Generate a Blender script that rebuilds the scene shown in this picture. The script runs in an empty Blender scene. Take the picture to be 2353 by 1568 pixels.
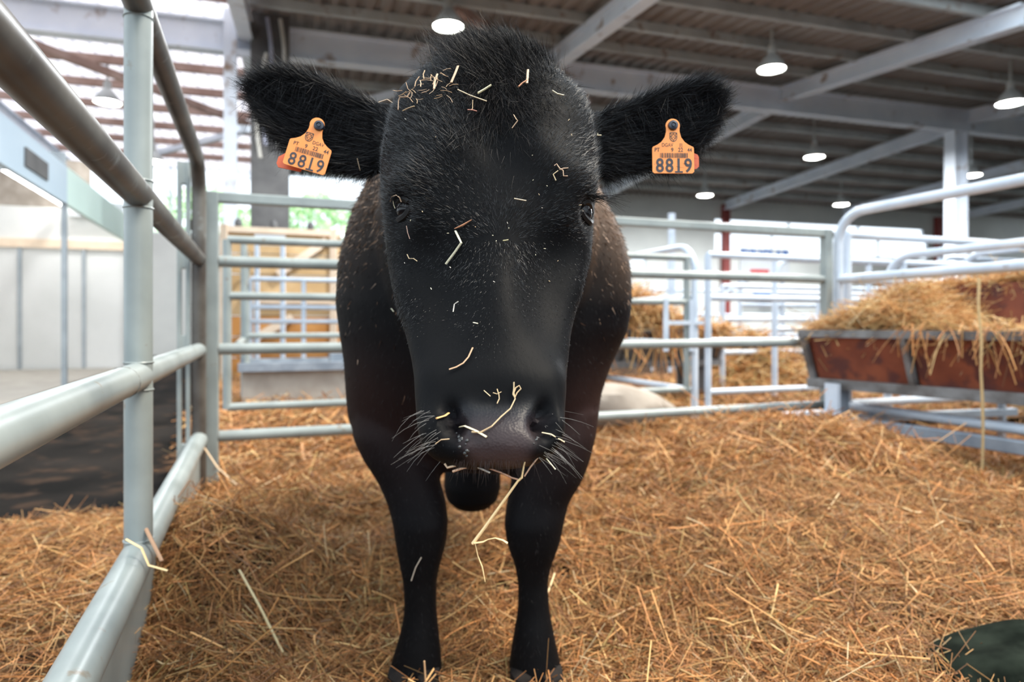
import bpy, bmesh, math, random
import numpy as np
from mathutils import Vector, Matrix
from mathutils.bvhtree import BVHTree

random.seed(7)
RNG = np.random.default_rng(11)
S = bpy.context.scene
COL = S.collection

# ------------------------------------------------------------------ camera
F = 1569.0            # focal length in pixels of the 2353 px wide frame (24 mm on 36 mm)
CX, HY, CZ = 1176.5, 745.0, 0.75
cam_d = bpy.data.cameras.new('camera')
cam_d.sensor_width = 36.0
cam_d.lens = 36.0 * F / 2353.0
cam_d.shift_y = -(784.0 - HY) / 2353.0
cam_d.clip_start = 0.05
cam_d.clip_end = 300
cam_d.dof.use_dof = True
cam_d.dof.focus_distance = 0.86
cam_d.dof.aperture_fstop = 3.8
cam = bpy.data.objects.new('camera', cam_d)
cam.location = (0, 0, CZ)
cam.rotation_euler = (math.pi / 2, 0, 0)
COL.objects.link(cam)
S.camera = cam

# ------------------------------------------------------------------ world, sun, exposure
W = bpy.data.worlds.new('overcast_sky')
S.world = W
W.use_nodes = True
bg = W.node_tree.nodes['Background']
bg.inputs[0].default_value = (0.80, 0.91, 1.0, 1)
bg.inputs[1].default_value = 1.4
sun_d = bpy.data.lights.new('sun', 'SUN')
sun_d.energy = 3.0
sun_d.angle = math.radians(24)
sun_d.color = (1.0, 0.89, 0.74)
sun = bpy.data.objects.new('sun', sun_d)
COL.objects.link(sun)
_sd = Vector((0.62, -0.05, 0.95))        # towards the sun
sun.rotation_euler = _sd.to_track_quat('Z', 'Y').to_euler()
S.view_settings.view_transform = 'Standard'
S.view_settings.look = 'None'
S.view_settings.gamma = 1.0
S.view_settings.use_curve_mapping = False
S.view_settings.exposure = 0.9
S.cycles.use_denoising = True
S.cycles.max_bounces = 6
S.cycles.transparent_max_bounces = 6
S.cycles.sample_clamp_indirect = 4.0


# ------------------------------------------------------------------ helpers
def P(px, py, Y):
    return np.array([(px - CX) * Y / F, Y, CZ + (HY - py) * Y / F])

def G(px, Y):
    return np.array([(px - CX) * Y / F, Y])

def nrm(v):
    v = np.asarray(v, float)
    return v / (np.linalg.norm(v, axis=-1, keepdims=True) + 1e-12)

U2 = np.array([-math.sin(math.radians(20.3)), math.cos(math.radians(20.3))])   # pen axis, away
V2 = np.array([U2[1], -U2[0]])                                                # pen axis, right
WB = np.array([math.cos(math.radians(17)), math.sin(math.radians(17))])       # building: along ridge
PB = np.array([-WB[1], WB[0]])                                                # building: away
GP = np.array([1.33, 12.0])                                                   # a point under the ridge

def BP(t, s, z):                       # building coordinates to world
    q = GP + WB * t + PB * s
    return np.array([q[0], q[1], z])

class MB:
    def __init__(self):
        self.v, self.f = [], []
        self.n = 0
    def add(self, v, f):
        v = np.asarray(v, float).reshape(-1, 3)
        self.v.append(v)
        self.f += [tuple(int(i) + self.n for i in q) for q in f]
        self.n += len(v)
        return self
    def box(self, c, ax, ay, az):
        """box from a centre and three half-axis vectors"""
        c, ax, ay, az = (np.asarray(q, float) for q in (c, ax, ay, az))
        v = [c + sx * ax + sy * ay + sz * az for sz in (-1, 1) for sy in (-1, 1) for sx in (-1, 1)]
        f = [(0, 2, 3, 1), (4, 5, 7, 6), (0, 1, 5, 4), (2, 6, 7, 3), (0, 4, 6, 2), (1, 3, 7, 5)]
        return self.add(v, f)
    def bar(self, a, b, w, h, up=(0, 0, 1)):
        a, b = np.asarray(a, float), np.asarray(b, float)
        d = nrm(b - a)
        s = np.cross(d, up)
        if np.linalg.norm(s) < 1e-4:
            s = np.array([1.0, 0, 0])
        s = nrm(s)
        u = np.cross(s, d)
        return self.box((a + b) / 2, (b - a) / 2, s * w / 2, u * h / 2)
    def tube(self, pts, r, n=12, caps=True, flat=1.0):
        pts = np.asarray(pts, float)
        m = len(pts)
        r = np.broadcast_to(np.asarray(r, float), (m,))
        tg = np.gradient(pts, axis=0) if m > 2 else np.repeat((pts[1:] - pts[:1]), 2, 0)
        tg = nrm(tg)
        ref = np.array([0, 0, 1.0]) if abs(tg[0][2]) < 0.9 else np.array([1.0, 0, 0])
        s = nrm(np.cross(tg[0], ref))
        vs = []
        for i in range(m):
            s = nrm(s - tg[i] * np.dot(s, tg[i]))
            u = np.cross(tg[i], s)
            a = np.linspace(0, 2 * math.pi, n, endpoint=False)
            vs.append(pts[i] + r[i] * (np.cos(a)[:, None] * s + flat * np.sin(a)[:, None] * u))
        f = []
        for i in range(m - 1):
            for j in range(n):
                k = (j + 1) % n
                f.append((i * n + j, i * n + k, (i + 1) * n + k, (i + 1) * n + j))
        if caps:
            f.append(tuple(range(n - 1, -1, -1)))
            f.append(tuple(range((m - 1) * n, m * n)))
        return self.add(np.concatenate(vs), f)
    def lathe(self, c, prof, n=24):
        c = np.asarray(c, float)
        vs = []
        a = np.linspace(0, 2 * math.pi, n, endpoint=False)
        for r, z in prof:
            vs.append(c + np.stack([r * np.cos(a), r * np.sin(a), np.full(n, z)], 1))
        f = []
        for i in range(len(prof) - 1):
            for j in range(n):
                k = (j + 1) % n
                f.append((i * n + j, i * n + k, (i + 1) * n + k, (i + 1) * n + j))
        return self.add(np.concatenate(vs), f)
    def rings(self, rings, caps=True):
        n = len(rings[0])
        m = len(rings)
        f = []
        for i in range(m - 1):
            for j in range(n):
                k = (j + 1) % n
                f.append((i * n + j, i * n + k, (i + 1) * n + k, (i + 1) * n + j))
        if caps:
            f.append(tuple(range(n - 1, -1, -1)))
            f.append(tuple(range((m - 1) * n, m * n)))
        return self.add(np.concatenate(rings), f)
    def mesh(self, name):
        me = bpy.data.meshes.new(name)
        me.from_pydata(np.concatenate(self.v).tolist(), [], self.f)
        me.update()
        return me
    def build(self, name, mat, parent=None, smooth=False, bevel=0):
        me = self.mesh(name)
        return put(name, me, mat, parent, smooth, bevel)

def put(name, me, mat, parent=None, smooth=False, bevel=0):
    if mat is not None and not me.materials:
        me.materials.append(mat)
    if smooth:
        me.polygons.foreach_set('use_smooth', [True] * len(me.polygons))
        try:
            me.set_sharp_from_angle(angle=math.radians(40))
        except Exception:
            pass
    o = bpy.data.objects.new(name, me)
    COL.objects.link(o)
    if parent is not None:
        o.parent = parent
        mw = parent.matrix_basis.copy()
        if parent.parent is not None:
            mw = parent.parent.matrix_basis @ parent.matrix_parent_inverse @ mw
        o.matrix_parent_inverse = mw.inverted()
    if bevel:
        b = o.modifiers.new('bevel', 'BEVEL')
        b.width = bevel
        b.segments = 2
        b.limit_method = 'ANGLE'
    return o

def tag(o, label, cat, group=None, kind=None):
    o['label'] = label
    o['category'] = cat
    if group:
        o['group'] = group
    if kind:
        o['kind'] = kind
    return o

def thing(name, loc, label, cat, group=None, kind=None):
    o = bpy.data.objects.new(name, None)
    o.empty_display_size = 0.1
    o.location = tuple(float(q) for q in loc)
    COL.objects.link(o)
    bpy.context.view_layer.update()
    return tag(o, label, cat, group, kind)

def raw_mesh(name, V, Fc, nv):
    """fast mesh from arrays: Fc is (nfaces, nv)"""
    me = bpy.data.meshes.new(name)
    V = np.asarray(V, np.float32)
    Fc = np.asarray(Fc, np.int32)
    me.vertices.add(len(V))
    me.vertices.foreach_set('co', V.ravel())
    me.loops.add(Fc.size)
    me.loops.foreach_set('vertex_index', Fc.ravel())
    me.polygons.add(len(Fc))
    me.polygons.foreach_set('loop_start', np.arange(0, Fc.size, nv, dtype=np.int32))
    me.polygons.foreach_set('loop_total', np.full(len(Fc), nv, np.int32))
    me.update(calc_edges=True)
    return me

def set_col(me, cols, name='tint'):
    a = me.attributes.new(name, 'FLOAT_COLOR', 'POINT')
    c = np.ones((len(me.vertices), 4), np.float32)
    c[:, :3] = cols
    a.data.foreach_set('color', c.ravel())

def strands(name, root, d, L, w, bend, cols, segs=2, sides=2, taper=1.0):
    """n bent stalks in one mesh; sides 2 = ribbon, 3 = little triangular tube"""
    n = len(root)
    d = nrm(d)
    rnd = nrm(RNG.normal(size=(n, 3)))
    s = nrm(np.cross(d, rnd))
    q = np.cross(d, s)
    t = np.linspace(0, 1, segs + 1)
    vs = []
    for k, tt in enumerate(t):
        c = root + d * (L * tt)[:, None] + bend * (L * tt * tt)[:, None]
        wd = w * (1 - (1 - taper) * tt) * 0.5
        if sides == 2:
            vs.append(np.stack([c - s * wd[:, None], c + s * wd[:, None]], 1))
        else:
            ring = []
            for a in (0, 2.094, 4.189):
                ring.append(c + (s * math.cos(a) + q * math.sin(a)) * wd[:, None])
            vs.append(np.stack(ring, 1))
    Vv = np.stack(vs, 1)                       # n, segs+1, sides, 3
    per = (segs + 1) * sides
    base = (np.arange(n) * per)[:, None, None]
    fl = []
    for k in range(segs):
        if sides == 2:
            fl.append([k * 2, k * 2 + 1, k * 2 + 3, k * 2 + 2])
        else:
            for j in range(3):
                jj = (j + 1) % 3
                fl.append([k * 3 + j, k * 3 + jj, (k + 1) * 3 + jj, (k + 1) * 3 + j])
    Fc = (np.array(fl)[None] + base).reshape(-1, 4)
    me = raw_mesh(name, Vv.reshape(-1, 3), Fc, 4)
    set_col(me, np.repeat(cols, per, 0))
    return me


# ------------------------------------------------------------------ materials
def mat_new(name):
    m = bpy.data.materials.new(name)
    m.use_nodes = True
    nt = m.node_tree
    return m, nt, nt.nodes['Principled BSDF']

def noise_mat(name, c1, c2, scale=8, rough=0.5, metal=0.0, bump=0.0, detail=4, lo=0.35, hi=0.65, spec=0.5, c3=None, s3=30, f3=(0.6, 0.7)):
    m, nt, b = mat_new(name)
    tc = nt.nodes.new('ShaderNodeTexCoord')
    n = nt.nodes.new('ShaderNodeTexNoise')
    n.inputs['Scale'].default_value = scale
    n.inputs['Detail'].default_value = detail
    r = nt.nodes.new('ShaderNodeValToRGB')
    r.color_ramp.elements[0].position = lo
    r.color_ramp.elements[1].position = hi
    r.color_ramp.elements[0].color = (*c1, 1)
    r.color_ramp.elements[1].color = (*c2, 1)
    nt.links.new(tc.outputs['Object'], n.inputs['Vector'])
    nt.links.new(n.outputs['Fac'], r.inputs['Fac'])
    out = r.outputs['Color']
    if c3 is not None:
        n3 = nt.nodes.new('ShaderNodeTexNoise')
        n3.inputs['Scale'].default_value = s3
        n3.inputs['Detail'].default_value = 5
        nt.links.new(tc.outputs['Object'], n3.inputs['Vector'])
        r3 = nt.nodes.new('ShaderNodeValToRGB')
        r3.color_ramp.elements[0].position, r3.color_ramp.elements[1].position = f3
        mx = nt.nodes.new('ShaderNodeMixRGB')
        mx.inputs['Color2'].default_value = (*c3, 1)
        nt.links.new(n3.outputs['Fac'], r3.inputs['Fac'])
        nt.links.new(r3.outputs['Color'], mx.inputs['Fac'])
        nt.links.new(out, mx.inputs['Color1'])
        out = mx.outputs['Color']
    nt.links.new(out, b.inputs['Base Color'])
    b.inputs['Roughness'].default_value = rough
    b.inputs['Metallic'].default_value = metal
    b.inputs['Specular IOR Level'].default_value = spec
    if bump:
        bp = nt.nodes.new('ShaderNodeBump')
        bp.inputs['Strength'].default_value = bump
        bp.inputs['Distance'].default_value = 0.01
        nt.links.new(n.outputs['Fac'], bp.inputs['Height'])
        nt.links.new(bp.outputs['Normal'], b.inputs['Normal'])
    return m

def attr_mat(name, rough=0.7, spec=0.3, transl=0.0, gain=None):
    m, nt, b = mat_new(name)
    a = nt.nodes.new('ShaderNodeAttribute')
    a.attribute_name = 'tint'
    nt.links.new(a.outputs['Color'], b.inputs['Base Color'])
    b.inputs['Roughness'].default_value = rough
    b.inputs['Specular IOR Level'].default_value = spec
    if transl:
        t = nt.nodes.new('ShaderNodeBsdfTranslucent')
        nt.links.new(a.outputs['Color'], t.inputs['Color'])
        mx = nt.nodes.new('ShaderNodeMixShader')
        mx.inputs[0].default_value = transl
        nt.links.new(b.outputs[0], mx.inputs[1])
        nt.links.new(t.outputs[0], mx.inputs[2])
        nt.links.new(mx.outputs[0], nt.nodes['Material Output'].inputs['Surface'])
    return m

def emit_mat(name, c, s):
    m, nt, b = mat_new(name)
    b.inputs['Base Color'].default_value = (*c, 1)
    b.inputs['Emission Color'].default_value = (*c, 1)
    b.inputs['Emission Strength'].default_value = s
    return m

M = {}
M['paint'] = noise_mat('grey_green_paint', (0.225, 0.255, 0.25), (0.30, 0.335, 0.325), 6, 0.34, 0.0, 0.06, c3=(0.20, 0.17, 0.13), s3=22, f3=(0.66, 0.74))
M['grimy_shaded'] = noise_mat('grimy_shaded_rail', (0.05, 0.04, 0.033), (0.13, 0.12, 0.105), 5, 0.42, 0.0, 0.1, c3=(0.24, 0.26, 0.255), s3=16, f3=(0.62, 0.76))  # brown rail grime, darkened further so the colour carries the underside shade
M['pale_paint'] = noise_mat('pale_blue_paint', (0.50, 0.57, 0.66), (0.62, 0.68, 0.76), 5, 0.35, 0.0, c3=(0.32, 0.29, 0.26), s3=14, f3=(0.68, 0.78))
M['weld'] = noise_mat('weld_seam', (0.10, 0.09, 0.08), (0.32, 0.34, 0.33), 60, 0.6)
M['straw'] = attr_mat('dry_straw', 0.55, 0.4, 0.08)
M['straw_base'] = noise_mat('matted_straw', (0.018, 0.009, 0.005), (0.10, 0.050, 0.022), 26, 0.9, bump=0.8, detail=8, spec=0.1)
M['hair'] = attr_mat('cow_hair', 0.45, 0.22)
M['face_hair'] = attr_mat('face_hair', 0.42, 0.6)
M['steel_white'] = noise_mat('white_painted_steel', (0.74, 0.80, 0.89), (0.84, 0.89, 0.96), 2.0, 0.5, c3=(0.28, 0.17, 0.10), s3=3.0, f3=(0.62, 0.74))
M['steel_grey'] = noise_mat('grey_steel', (0.40, 0.42, 0.41), (0.55, 0.58, 0.57), 2.0, 0.5, c3=(0.24, 0.15, 0.10), s3=4.0, f3=(0.60, 0.72))
M['steel_dark'] = noise_mat('dark_steel', (0.09, 0.085, 0.085), (0.15, 0.145, 0.14), 3, 0.6)
M['rust'] = noise_mat('rusty_steel', (0.32, 0.20, 0.16), (0.46, 0.32, 0.27), 3, 0.7)
M['red_steel'] = noise_mat('red_oxide_steel', (0.22, 0.035, 0.03), (0.3, 0.06, 0.05), 3, 0.6)
M['sheet'] = noise_mat('roof_sheet', (0.24, 0.20, 0.18), (0.32, 0.28, 0.25), 1.2, 0.6)
M['concrete'] = noise_mat('dark_wet_floor', (0.006, 0.0055, 0.005), (0.018, 0.015, 0.013), 1.6, 0.9, bump=0.15, detail=8, c3=(0.04, 0.025, 0.017), s3=5, f3=(0.55, 0.7), spec=0.04)
M['carpet'] = noise_mat('pale_carpet', (0.30, 0.27, 0.23), (0.36, 0.33, 0.28), 4, 0.95)
M['stand_white'] = noise_mat('stand_white_panel', (0.62, 0.61, 0.58), (0.70, 0.685, 0.655), 1, 0.6)
M['stand_post'] = noise_mat('aluminium_post', (0.30, 0.32, 0.33), (0.38, 0.40, 0.41), 4, 0.4, 0.5)
M['fascia'] = noise_mat('blue_grey_fascia', (0.50, 0.62, 0.72), (0.56, 0.68, 0.77), 1, 0.5)
M['fascia_green'] = noise_mat('pale_green_fascia', (0.68, 0.86, 0.78), (0.72, 0.90, 0.82), 1, 0.5)
M['wall_cream'] = noise_mat('cream_wall', (0.66, 0.67, 0.64), (0.74, 0.75, 0.71), 1, 0.8)
M['wood_tan'] = noise_mat('tan_board', (0.46, 0.29, 0.13), (0.62, 0.42, 0.22), 3, 0.75)
M['wood_orange'] = noise_mat('orange_board', (0.42, 0.17, 0.035), (0.54, 0.25, 0.07), 3, 0.75)
M['wood_pale'] = noise_mat('pale_timber', (0.66, 0.50, 0.36), (0.76, 0.60, 0.45), 3, 0.75)
M['trough_red'] = noise_mat('red_brown_trough_board', (0.15, 0.035, 0.018), (0.27, 0.075, 0.035), 5, 0.6, c3=(0.10, 0.03, 0.025), s3=9, f3=(0.5, 0.62))
M['trough_grey'] = noise_mat('weathered_trough_frame', (0.10, 0.09, 0.085), (0.22, 0.22, 0.22), 9, 0.6)
M['blue_steel'] = noise_mat('galvanised_steel', (0.20, 0.24, 0.29), (0.33, 0.38, 0.44), 7, 0.4, 0.3)
M['basin'] = noise_mat('concrete_basin', (0.30, 0.26, 0.22), (0.40, 0.36, 0.31), 5, 0.85)
M['orange'] = noise_mat('orange_plastic', (0.86, 0.27, 0.055), (0.90, 0.31, 0.07), 40, 0.38, c3=(0.55, 0.16, 0.04), s3=120, f3=(0.68, 0.8))
M['orange_dark'] = noise_mat('orange_plastic_back', (0.62, 0.10, 0.03), (0.68, 0.13, 0.04), 40, 0.4)
M['ink'] = noise_mat('purple_black_ink', (0.030, 0.022, 0.028), (0.05, 0.04, 0.045), 60, 0.5)
M['ink_thin'] = noise_mat('worn_ink', (0.04, 0.028, 0.025), (0.075, 0.045, 0.035), 90, 0.5)
M['stud'] = noise_mat('blue_black_stud', (0.012, 0.016, 0.028), (0.022, 0.028, 0.045), 50, 0.3)
M['hoof'] = noise_mat('hoof_horn', (0.008, 0.007, 0.007), (0.02, 0.016, 0.014), 30, 0.8, spec=0.1)
M['cloth'] = noise_mat('dark_olive_cloth', (0.006, 0.008, 0.006), (0.018, 0.023, 0.017), 14, 1.0, bump=0.3, spec=0.03)
M['sack'] = noise_mat('pale_sack', (0.26, 0.22, 0.18), (0.36, 0.31, 0.26), 6, 0.9)
M['lamp_glow'] = emit_mat('lamp_glow', (1.0, 0.97, 0.90), 25.0)
M['tube_glow'] = emit_mat('tube_glow', (1.0, 0.98, 0.93), 9.0)
M['cable'] = noise_mat('pale_cable', (0.56, 0.53, 0.46), (0.62, 0.60, 0.55), 8, 0.6)
M['cable_blue'] = noise_mat('blue_grey_cable', (0.36, 0.37, 0.46), (0.42, 0.43, 0.52), 8, 0.6)
M['leaf'] = noise_mat('tree_leaves', (0.50, 0.74, 0.40), (0.66, 0.86, 0.55), 3, 0.7)
M['bark'] = noise_mat('bark', (0.08, 0.06, 0.045), (0.14, 0.11, 0.08), 5, 0.9)
M['sign_white'] = noise_mat('white_sign', (0.62, 0.64, 0.66), (0.68, 0.70, 0.72), 2, 0.6)
M['blue_ink'] = noise_mat('blue_letters', (0.02, 0.12, 0.42), (0.03, 0.15, 0.5), 5, 0.6)
M['red_ink'] = noise_mat('red_letters', (0.55, 0.05, 0.06), (0.6, 0.08, 0.08), 5, 0.6)

# translucent roof sheet
m, nt, b = mat_new('translucent_roof_sheet')
b.inputs['Base Color'].default_value = (0.62, 0.60, 0.62, 1)
t = nt.nodes.new('ShaderNodeBsdfTranslucent')
t.inputs['Color'].default_value = (0.70, 0.67, 0.72, 1)
mx = nt.nodes.new('ShaderNodeMixShader')
mx.inputs[0].default_value = 0.55
nt.links.new(b.outputs[0], mx.inputs[1])
nt.links.new(t.outputs[0], mx.inputs[2])
nt.links.new(mx.outputs[0], nt.nodes['Material Output'].inputs['Surface'])
M['sheet_clear'] = m
# window glass
m, nt, b = mat_new('window_glass')
tr = nt.nodes.new('ShaderNodeBsdfTransparent')
gl = nt.nodes.new('ShaderNodeBsdfGlossy')
gl.inputs['Roughness'].default_value = 0.05
mx = nt.nodes.new('ShaderNodeMixShader')
mx.inputs[0].default_value = 0.06
nt.links.new(tr.outputs[0], mx.inputs[1])
nt.links.new(gl.outputs[0], mx.inputs[2])
nt.links.new(mx.outputs[0], nt.nodes['Material Output'].inputs['Surface'])
M['glass'] = m

# ------------------------------------------------------------------ the hall: floor, roof, walls
FZ = -0.08
q = MB()
q.add([(-60, -60, FZ), (60, -60, FZ), (60, 60, FZ), (-60, 60, FZ)], [(0, 1, 2, 3)])
tag(q.build('floor', M['concrete']), 'dark worn concrete floor of the hall aisle', 'floor', kind='structure')

RIDGE = 5.42
def roof_z(s):
    return RIDGE + (0.10 * s if s < 0 else -0.055 * s)

ceiling = thing('ceiling', BP(0, 0, RIDGE), 'corrugated metal roof over the hall', 'roof', kind='structure')
def corr_sheet(s0, s1, width=1.2, per=0.24, dep=0.045):
    x, z = [], []
    k = int(round(width / per))
    for i in range(k):
        for fx, fz in ((0, 0), (0.42, 0), (0.54, 1), (0.88, 1)):
            x.append((i + fx) * per)
            z.append(fz * dep)
    x.append(width + 0.002)
    z.append(0)
    v, f = [], []
    for s in (s0, s1):
        for a, h in zip(x, z):
            p = WB * a + PB * s
            v.append((p[0], p[1], roof_z(s) + h - RIDGE))
    n = len(x)
    for i in range(n - 1):
        f.append((i, i + 1, n + i + 1, n + i))
    me = MB().add(v, f).mesh('roof_panel')
    me.materials.append(M['sheet'])
    return me
near_sheet, far_sheet = corr_sheet(-4.6, 0), corr_sheet(0, 9.0)
for i in range(36):
    t0 = -17.6 + i * 1.2
    for me in (near_sheet, far_sheet):
        o = bpy.data.objects.new('roof_panel', me)
        COL.objects.link(o)
        o.parent = ceiling
        d = WB * t0
        o.location = (d[0], d[1], 0)
        if t0 < -6.0:
            o.material_slots[0].link = 'OBJECT'
            o.material_slots[0].material = M['sheet_clear']

sky_block_sheet = corr_sheet(-15.0, -4.62)  # out-of-view roof stretch, added to cut low sky light from the right
for i in range(18):
    o = bpy.data.objects.new('roof_panel', sky_block_sheet)
    COL.objects.link(o)
    o.parent = ceiling
    d = WB * (3.9 + i * 1.2)
    o.location = (d[0], d[1], 0)
for i, s in enumerate([-4.2, -3.1, -2.0, -0.95, 0.9, 2.0, 3.1, 4.2, 5.3, 6.4, 7.5]):
    z = roof_z(s) - 0.075
    for t0, t1, mt, lab in ((-17.5, -5.65, M['rust'], 'rust tinted roof purlin under the translucent sheets'),
                            (-5.55, 25.3, M['steel_grey'], 'grey steel roof purlin under the dark sheets')):
        o = MB().bar(BP(t0, s, z), BP(t1, s, z), 0.08, 0.14).build('purlin', mt)
        tag(o, lab, 'purlin', 'roof purlins', 'structure')

def ibeam(a, b, w, h, tf=0.03):
    a, b = np.asarray(a, float), np.asarray(b, float)
    q = MB()
    z = np.array([0, 0, h / 2])
    q.bar(a, b, 0.02 + tf * 0.3, h)
    q.bar(a + z, b + z, w, tf)
    q.bar(a - z, b - z, w, tf)
    return q

tag(ibeam(BP(-17.5, 0, 5.06), BP(25.3, 0, 5.06), 0.22, 0.44).build('ridge_beam', M['steel_white']),
    'long pale steel girder carrying the roof ridge', 'girder', kind='structure')
for k, t0 in enumerate([-10.4, -5.6, -0.81, 4.0, 8.7, 13.5, 18.3]):
    o = ibeam(BP(t0, -4.7, roof_z(-4.7) - 0.27), BP(t0, -0.1, roof_z(-0.1) - 0.27), 0.20, 0.26).build('rafter', M['steel_white'])
    tag(o, 'pale steel rafter rising towards the ridge girder', 'rafter', 'rafters before the girder', 'structure')
    o = ibeam(BP(t0, 0.1, roof_z(0.1) - 0.36), BP(t0, 8.6, roof_z(8.6) - 0.24), 0.20, 0.24).build('rafter', M['steel_white'])
    tag(o, 'pale steel rafter running from ridge girder to far wall', 'rafter', 'rafters beyond the girder', 'structure')
for a, bb, mt, lab in ((P(360, 352, 16.0), P(912, 214, 12.5), M['steel_white'], 'white diagonal roof brace behind the black ear'),
                       (P(40, 88, 10.0), P(572, 287, 13.6), M['rust'], 'brown diagonal roof brace above the left railing'),
                       (P(1045, 15, 9.3), P(1352, 232, 12.6), M['rust'], 'brown diagonal roof brace above the cow poll')):
    tag(MB().bar(a, bb, 0.10, 0.12).build('roof_brace', mt), lab, 'brace', kind='structure')

def plain_wall(name, a, b_, h, lab):
    tag(MB().bar((a[0], a[1], FZ + h / 2), (b_[0], b_[1], FZ + h / 2), 0.2, h).build(name, M['wall_cream']), lab, 'wall', kind='structure')
plain_wall('wall_light_block', (20, -9), (20, 25), 5.0, 'unseen cream wall on the right, added to block low light')  # stands outside the view, added to block low-angle sky light

# steel columns under the girder
c0 = BP(8.45, 0, 0)
q = MB()
q.box((c0[0], c0[1], 2.4), (0.17 * WB[0], 0.17 * WB[1], 0), (0.012 * PB[0], 0.012 * PB[1], 0), (0, 0, 2.45))
for sg in (-1, 1):
    p = c0[:2] + WB * 0.17 * sg
    q.box((p[0], p[1], 2.4), (0.012 * WB[0], 0.012 * WB[1], 0), (0.13 * PB[0], 0.13 * PB[1], 0), (0, 0, 2.45))
tag(q.build('column', M['steel_white']), 'pale steel column behind the curved pen railing', 'column', kind='structure')
lc = thing('column', BP(-5.35, 0, FZ), 'tall built-up column with dark web and white side post', 'column', kind='structure')
def wbox(q, t0, t1, s0, s1, z0, z1):
    a = BP((t0 + t1) / 2, (s0 + s1) / 2, (z0 + z1) / 2)
    return q.box(a, np.append(WB * (t1 - t0) / 2, 0), np.append(PB * (s1 - s0) / 2, 0), (0, 0, (z1 - z0) / 2))
wbox(MB(), -5.53, -4.98, -0.25, -0.2, FZ, 5.4).build('web_plate', M['steel_dark'], lc)
wbox(MB(), -5.90, -5.72, -0.27, -0.15, FZ, 5.4).build('side_post', M['steel_white'], lc)
for z in (2.9, 3.6, 4.3, 4.72, 5.1):
    wbox(MB(), -5.72, -5.53, -0.25, -0.2, z, z + 0.1).build('batten', M['steel_white'], lc)
zz = np.linspace(5.3, 3.4, 14)
cp = lambda t, s: np.stack([BP(t + 0.05 * math.sin(3 * z), s, z) for z in zz])
tag(MB().tube(cp(-5.28, -0.34), 0.03, 8).build('cable', M['cable_blue'], smooth=True), 'blue grey cable hanging down the dark column', 'cable')
tag(MB().tube(cp(-5.10, -0.34), 0.028, 8).build('cable', M['cable'], smooth=True), 'cream cable hanging straight down the dark column', 'cable')
lp = np.stack([BP(-5.30 - 0.14 * math.sin((4.75 - z) * 1.6), -0.38, z) for z in np.linspace(4.75, 3.2, 12)])
tag(MB().tube(lp, 0.028, 8).build('cable', M['cable'], smooth=True), 'cream cable curving outwards beside the dark column', 'cable')

# far wall with strip windows
WS = 8.8
wall = thing('wall_back', BP(0, WS, FZ), 'cream far wall of the hall with high strip windows', 'wall', kind='structure')
def wall_piece(t0, t1, z0, z1):
    wbox(MB(), t0, t1, WS, WS + 0.15, z0, z1).build('wall_section', M['wall_cream'], wall)
wins = [(-16, -2.9, 3.15, 4.9), (5.3, 5.85, 2.35, 2.85), (8.4, 17.6, 3.18, 3.82), (8.4, 17.4, 4.02, 4.30)]
wall_piece(-24, 27, FZ, 2.35)
wall_piece(-24, 5.3, 2.35, 2.85)
wall_piece(5.85, 27, 2.35, 2.85)
wall_piece(-24, 27, 2.85, 3.08)
wall_piece(-24, -16, 3.08, 5.0)
wall_piece(8.4, 17.6, 3.08, 3.18)
wall_piece(-2.9, 8.4, 3.08, 3.95)
wall_piece(17.6, 27, 3.08, 3.95)
wall_piece(-16, -2.9, 3.08, 3.15)
wall_piece(8.4, 17.6, 3.82, 4.02)
wall_piece(-2.9, 8.4, 3.95, 5.0)
wall_piece(17.6, 27, 3.95, 5.0)
wall_piece(8.4, 17.6, 4.30, 5.0)
wall_piece(17.4, 17.6, 4.02, 4.30)
wl = ['long strip window beyond the left gate rails', 'small bright window in the cream far wall',
      'bright strip window in the far wall on the right', 'narrow upper strip window just under the roof']
for i, (t0, t1, z0, z1) in enumerate(wins):
    w = thing('window_%d' % (i + 1), BP((t0 + t1) / 2, WS, z0), wl[i], 'window', kind='structure')
    wbox(MB(), t0, t1, WS + 0.06, WS + 0.07, z0, z1).build('pane', M['glass'], w)
    q = MB()
    k = max(1, int((t1 - t0) / 2.3))
    for j in range(k + 1):
        tt = t0 + (t1 - t0) * j / k
        wbox(q, tt - 0.025, tt + 0.025, WS + 0.03, WS + 0.10, z0, z1)
    wbox(q, t0, t1, WS + 0.03, WS + 0.10, z0 - 0.02, z0 + 0.02)
    wbox(q, t0, t1, WS + 0.03, WS + 0.10, z1 - 0.02, z1 + 0.02)
    q.build('window_frame', M['steel_white'], w)
for tt, lab in ((8.75, 'red oxide wall post beside the blue lettered sign'), (17.95, 'red oxide wall post behind the pale column')):
    tag(wbox(MB(), tt - 0.12, tt + 0.12, WS - 0.2, WS - 0.02, FZ, 4.75).build('wall_post', M['red_steel']), lab, 'post', kind='structure')

def text_mesh(s, size, bold=0.0, spacing=1.0):
    c = bpy.data.curves.new('txt', 'FONT')
    c.body = s
    c.size = size
    c.offset = bold
    c.space_character = spacing
    c.align_x = 'CENTER'
    c.align_y = 'CENTER'
    c.resolution_u = 3
    o = bpy.data.objects.new('txt', c)
    COL.objects.link(o)
    dg = bpy.context.evaluated_depsgraph_get()
    me = bpy.data.meshes.new_from_object(o.evaluated_get(dg))
    bpy.data.objects.remove(o)
    bpy.data.curves.remove(c)
    return me

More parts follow.
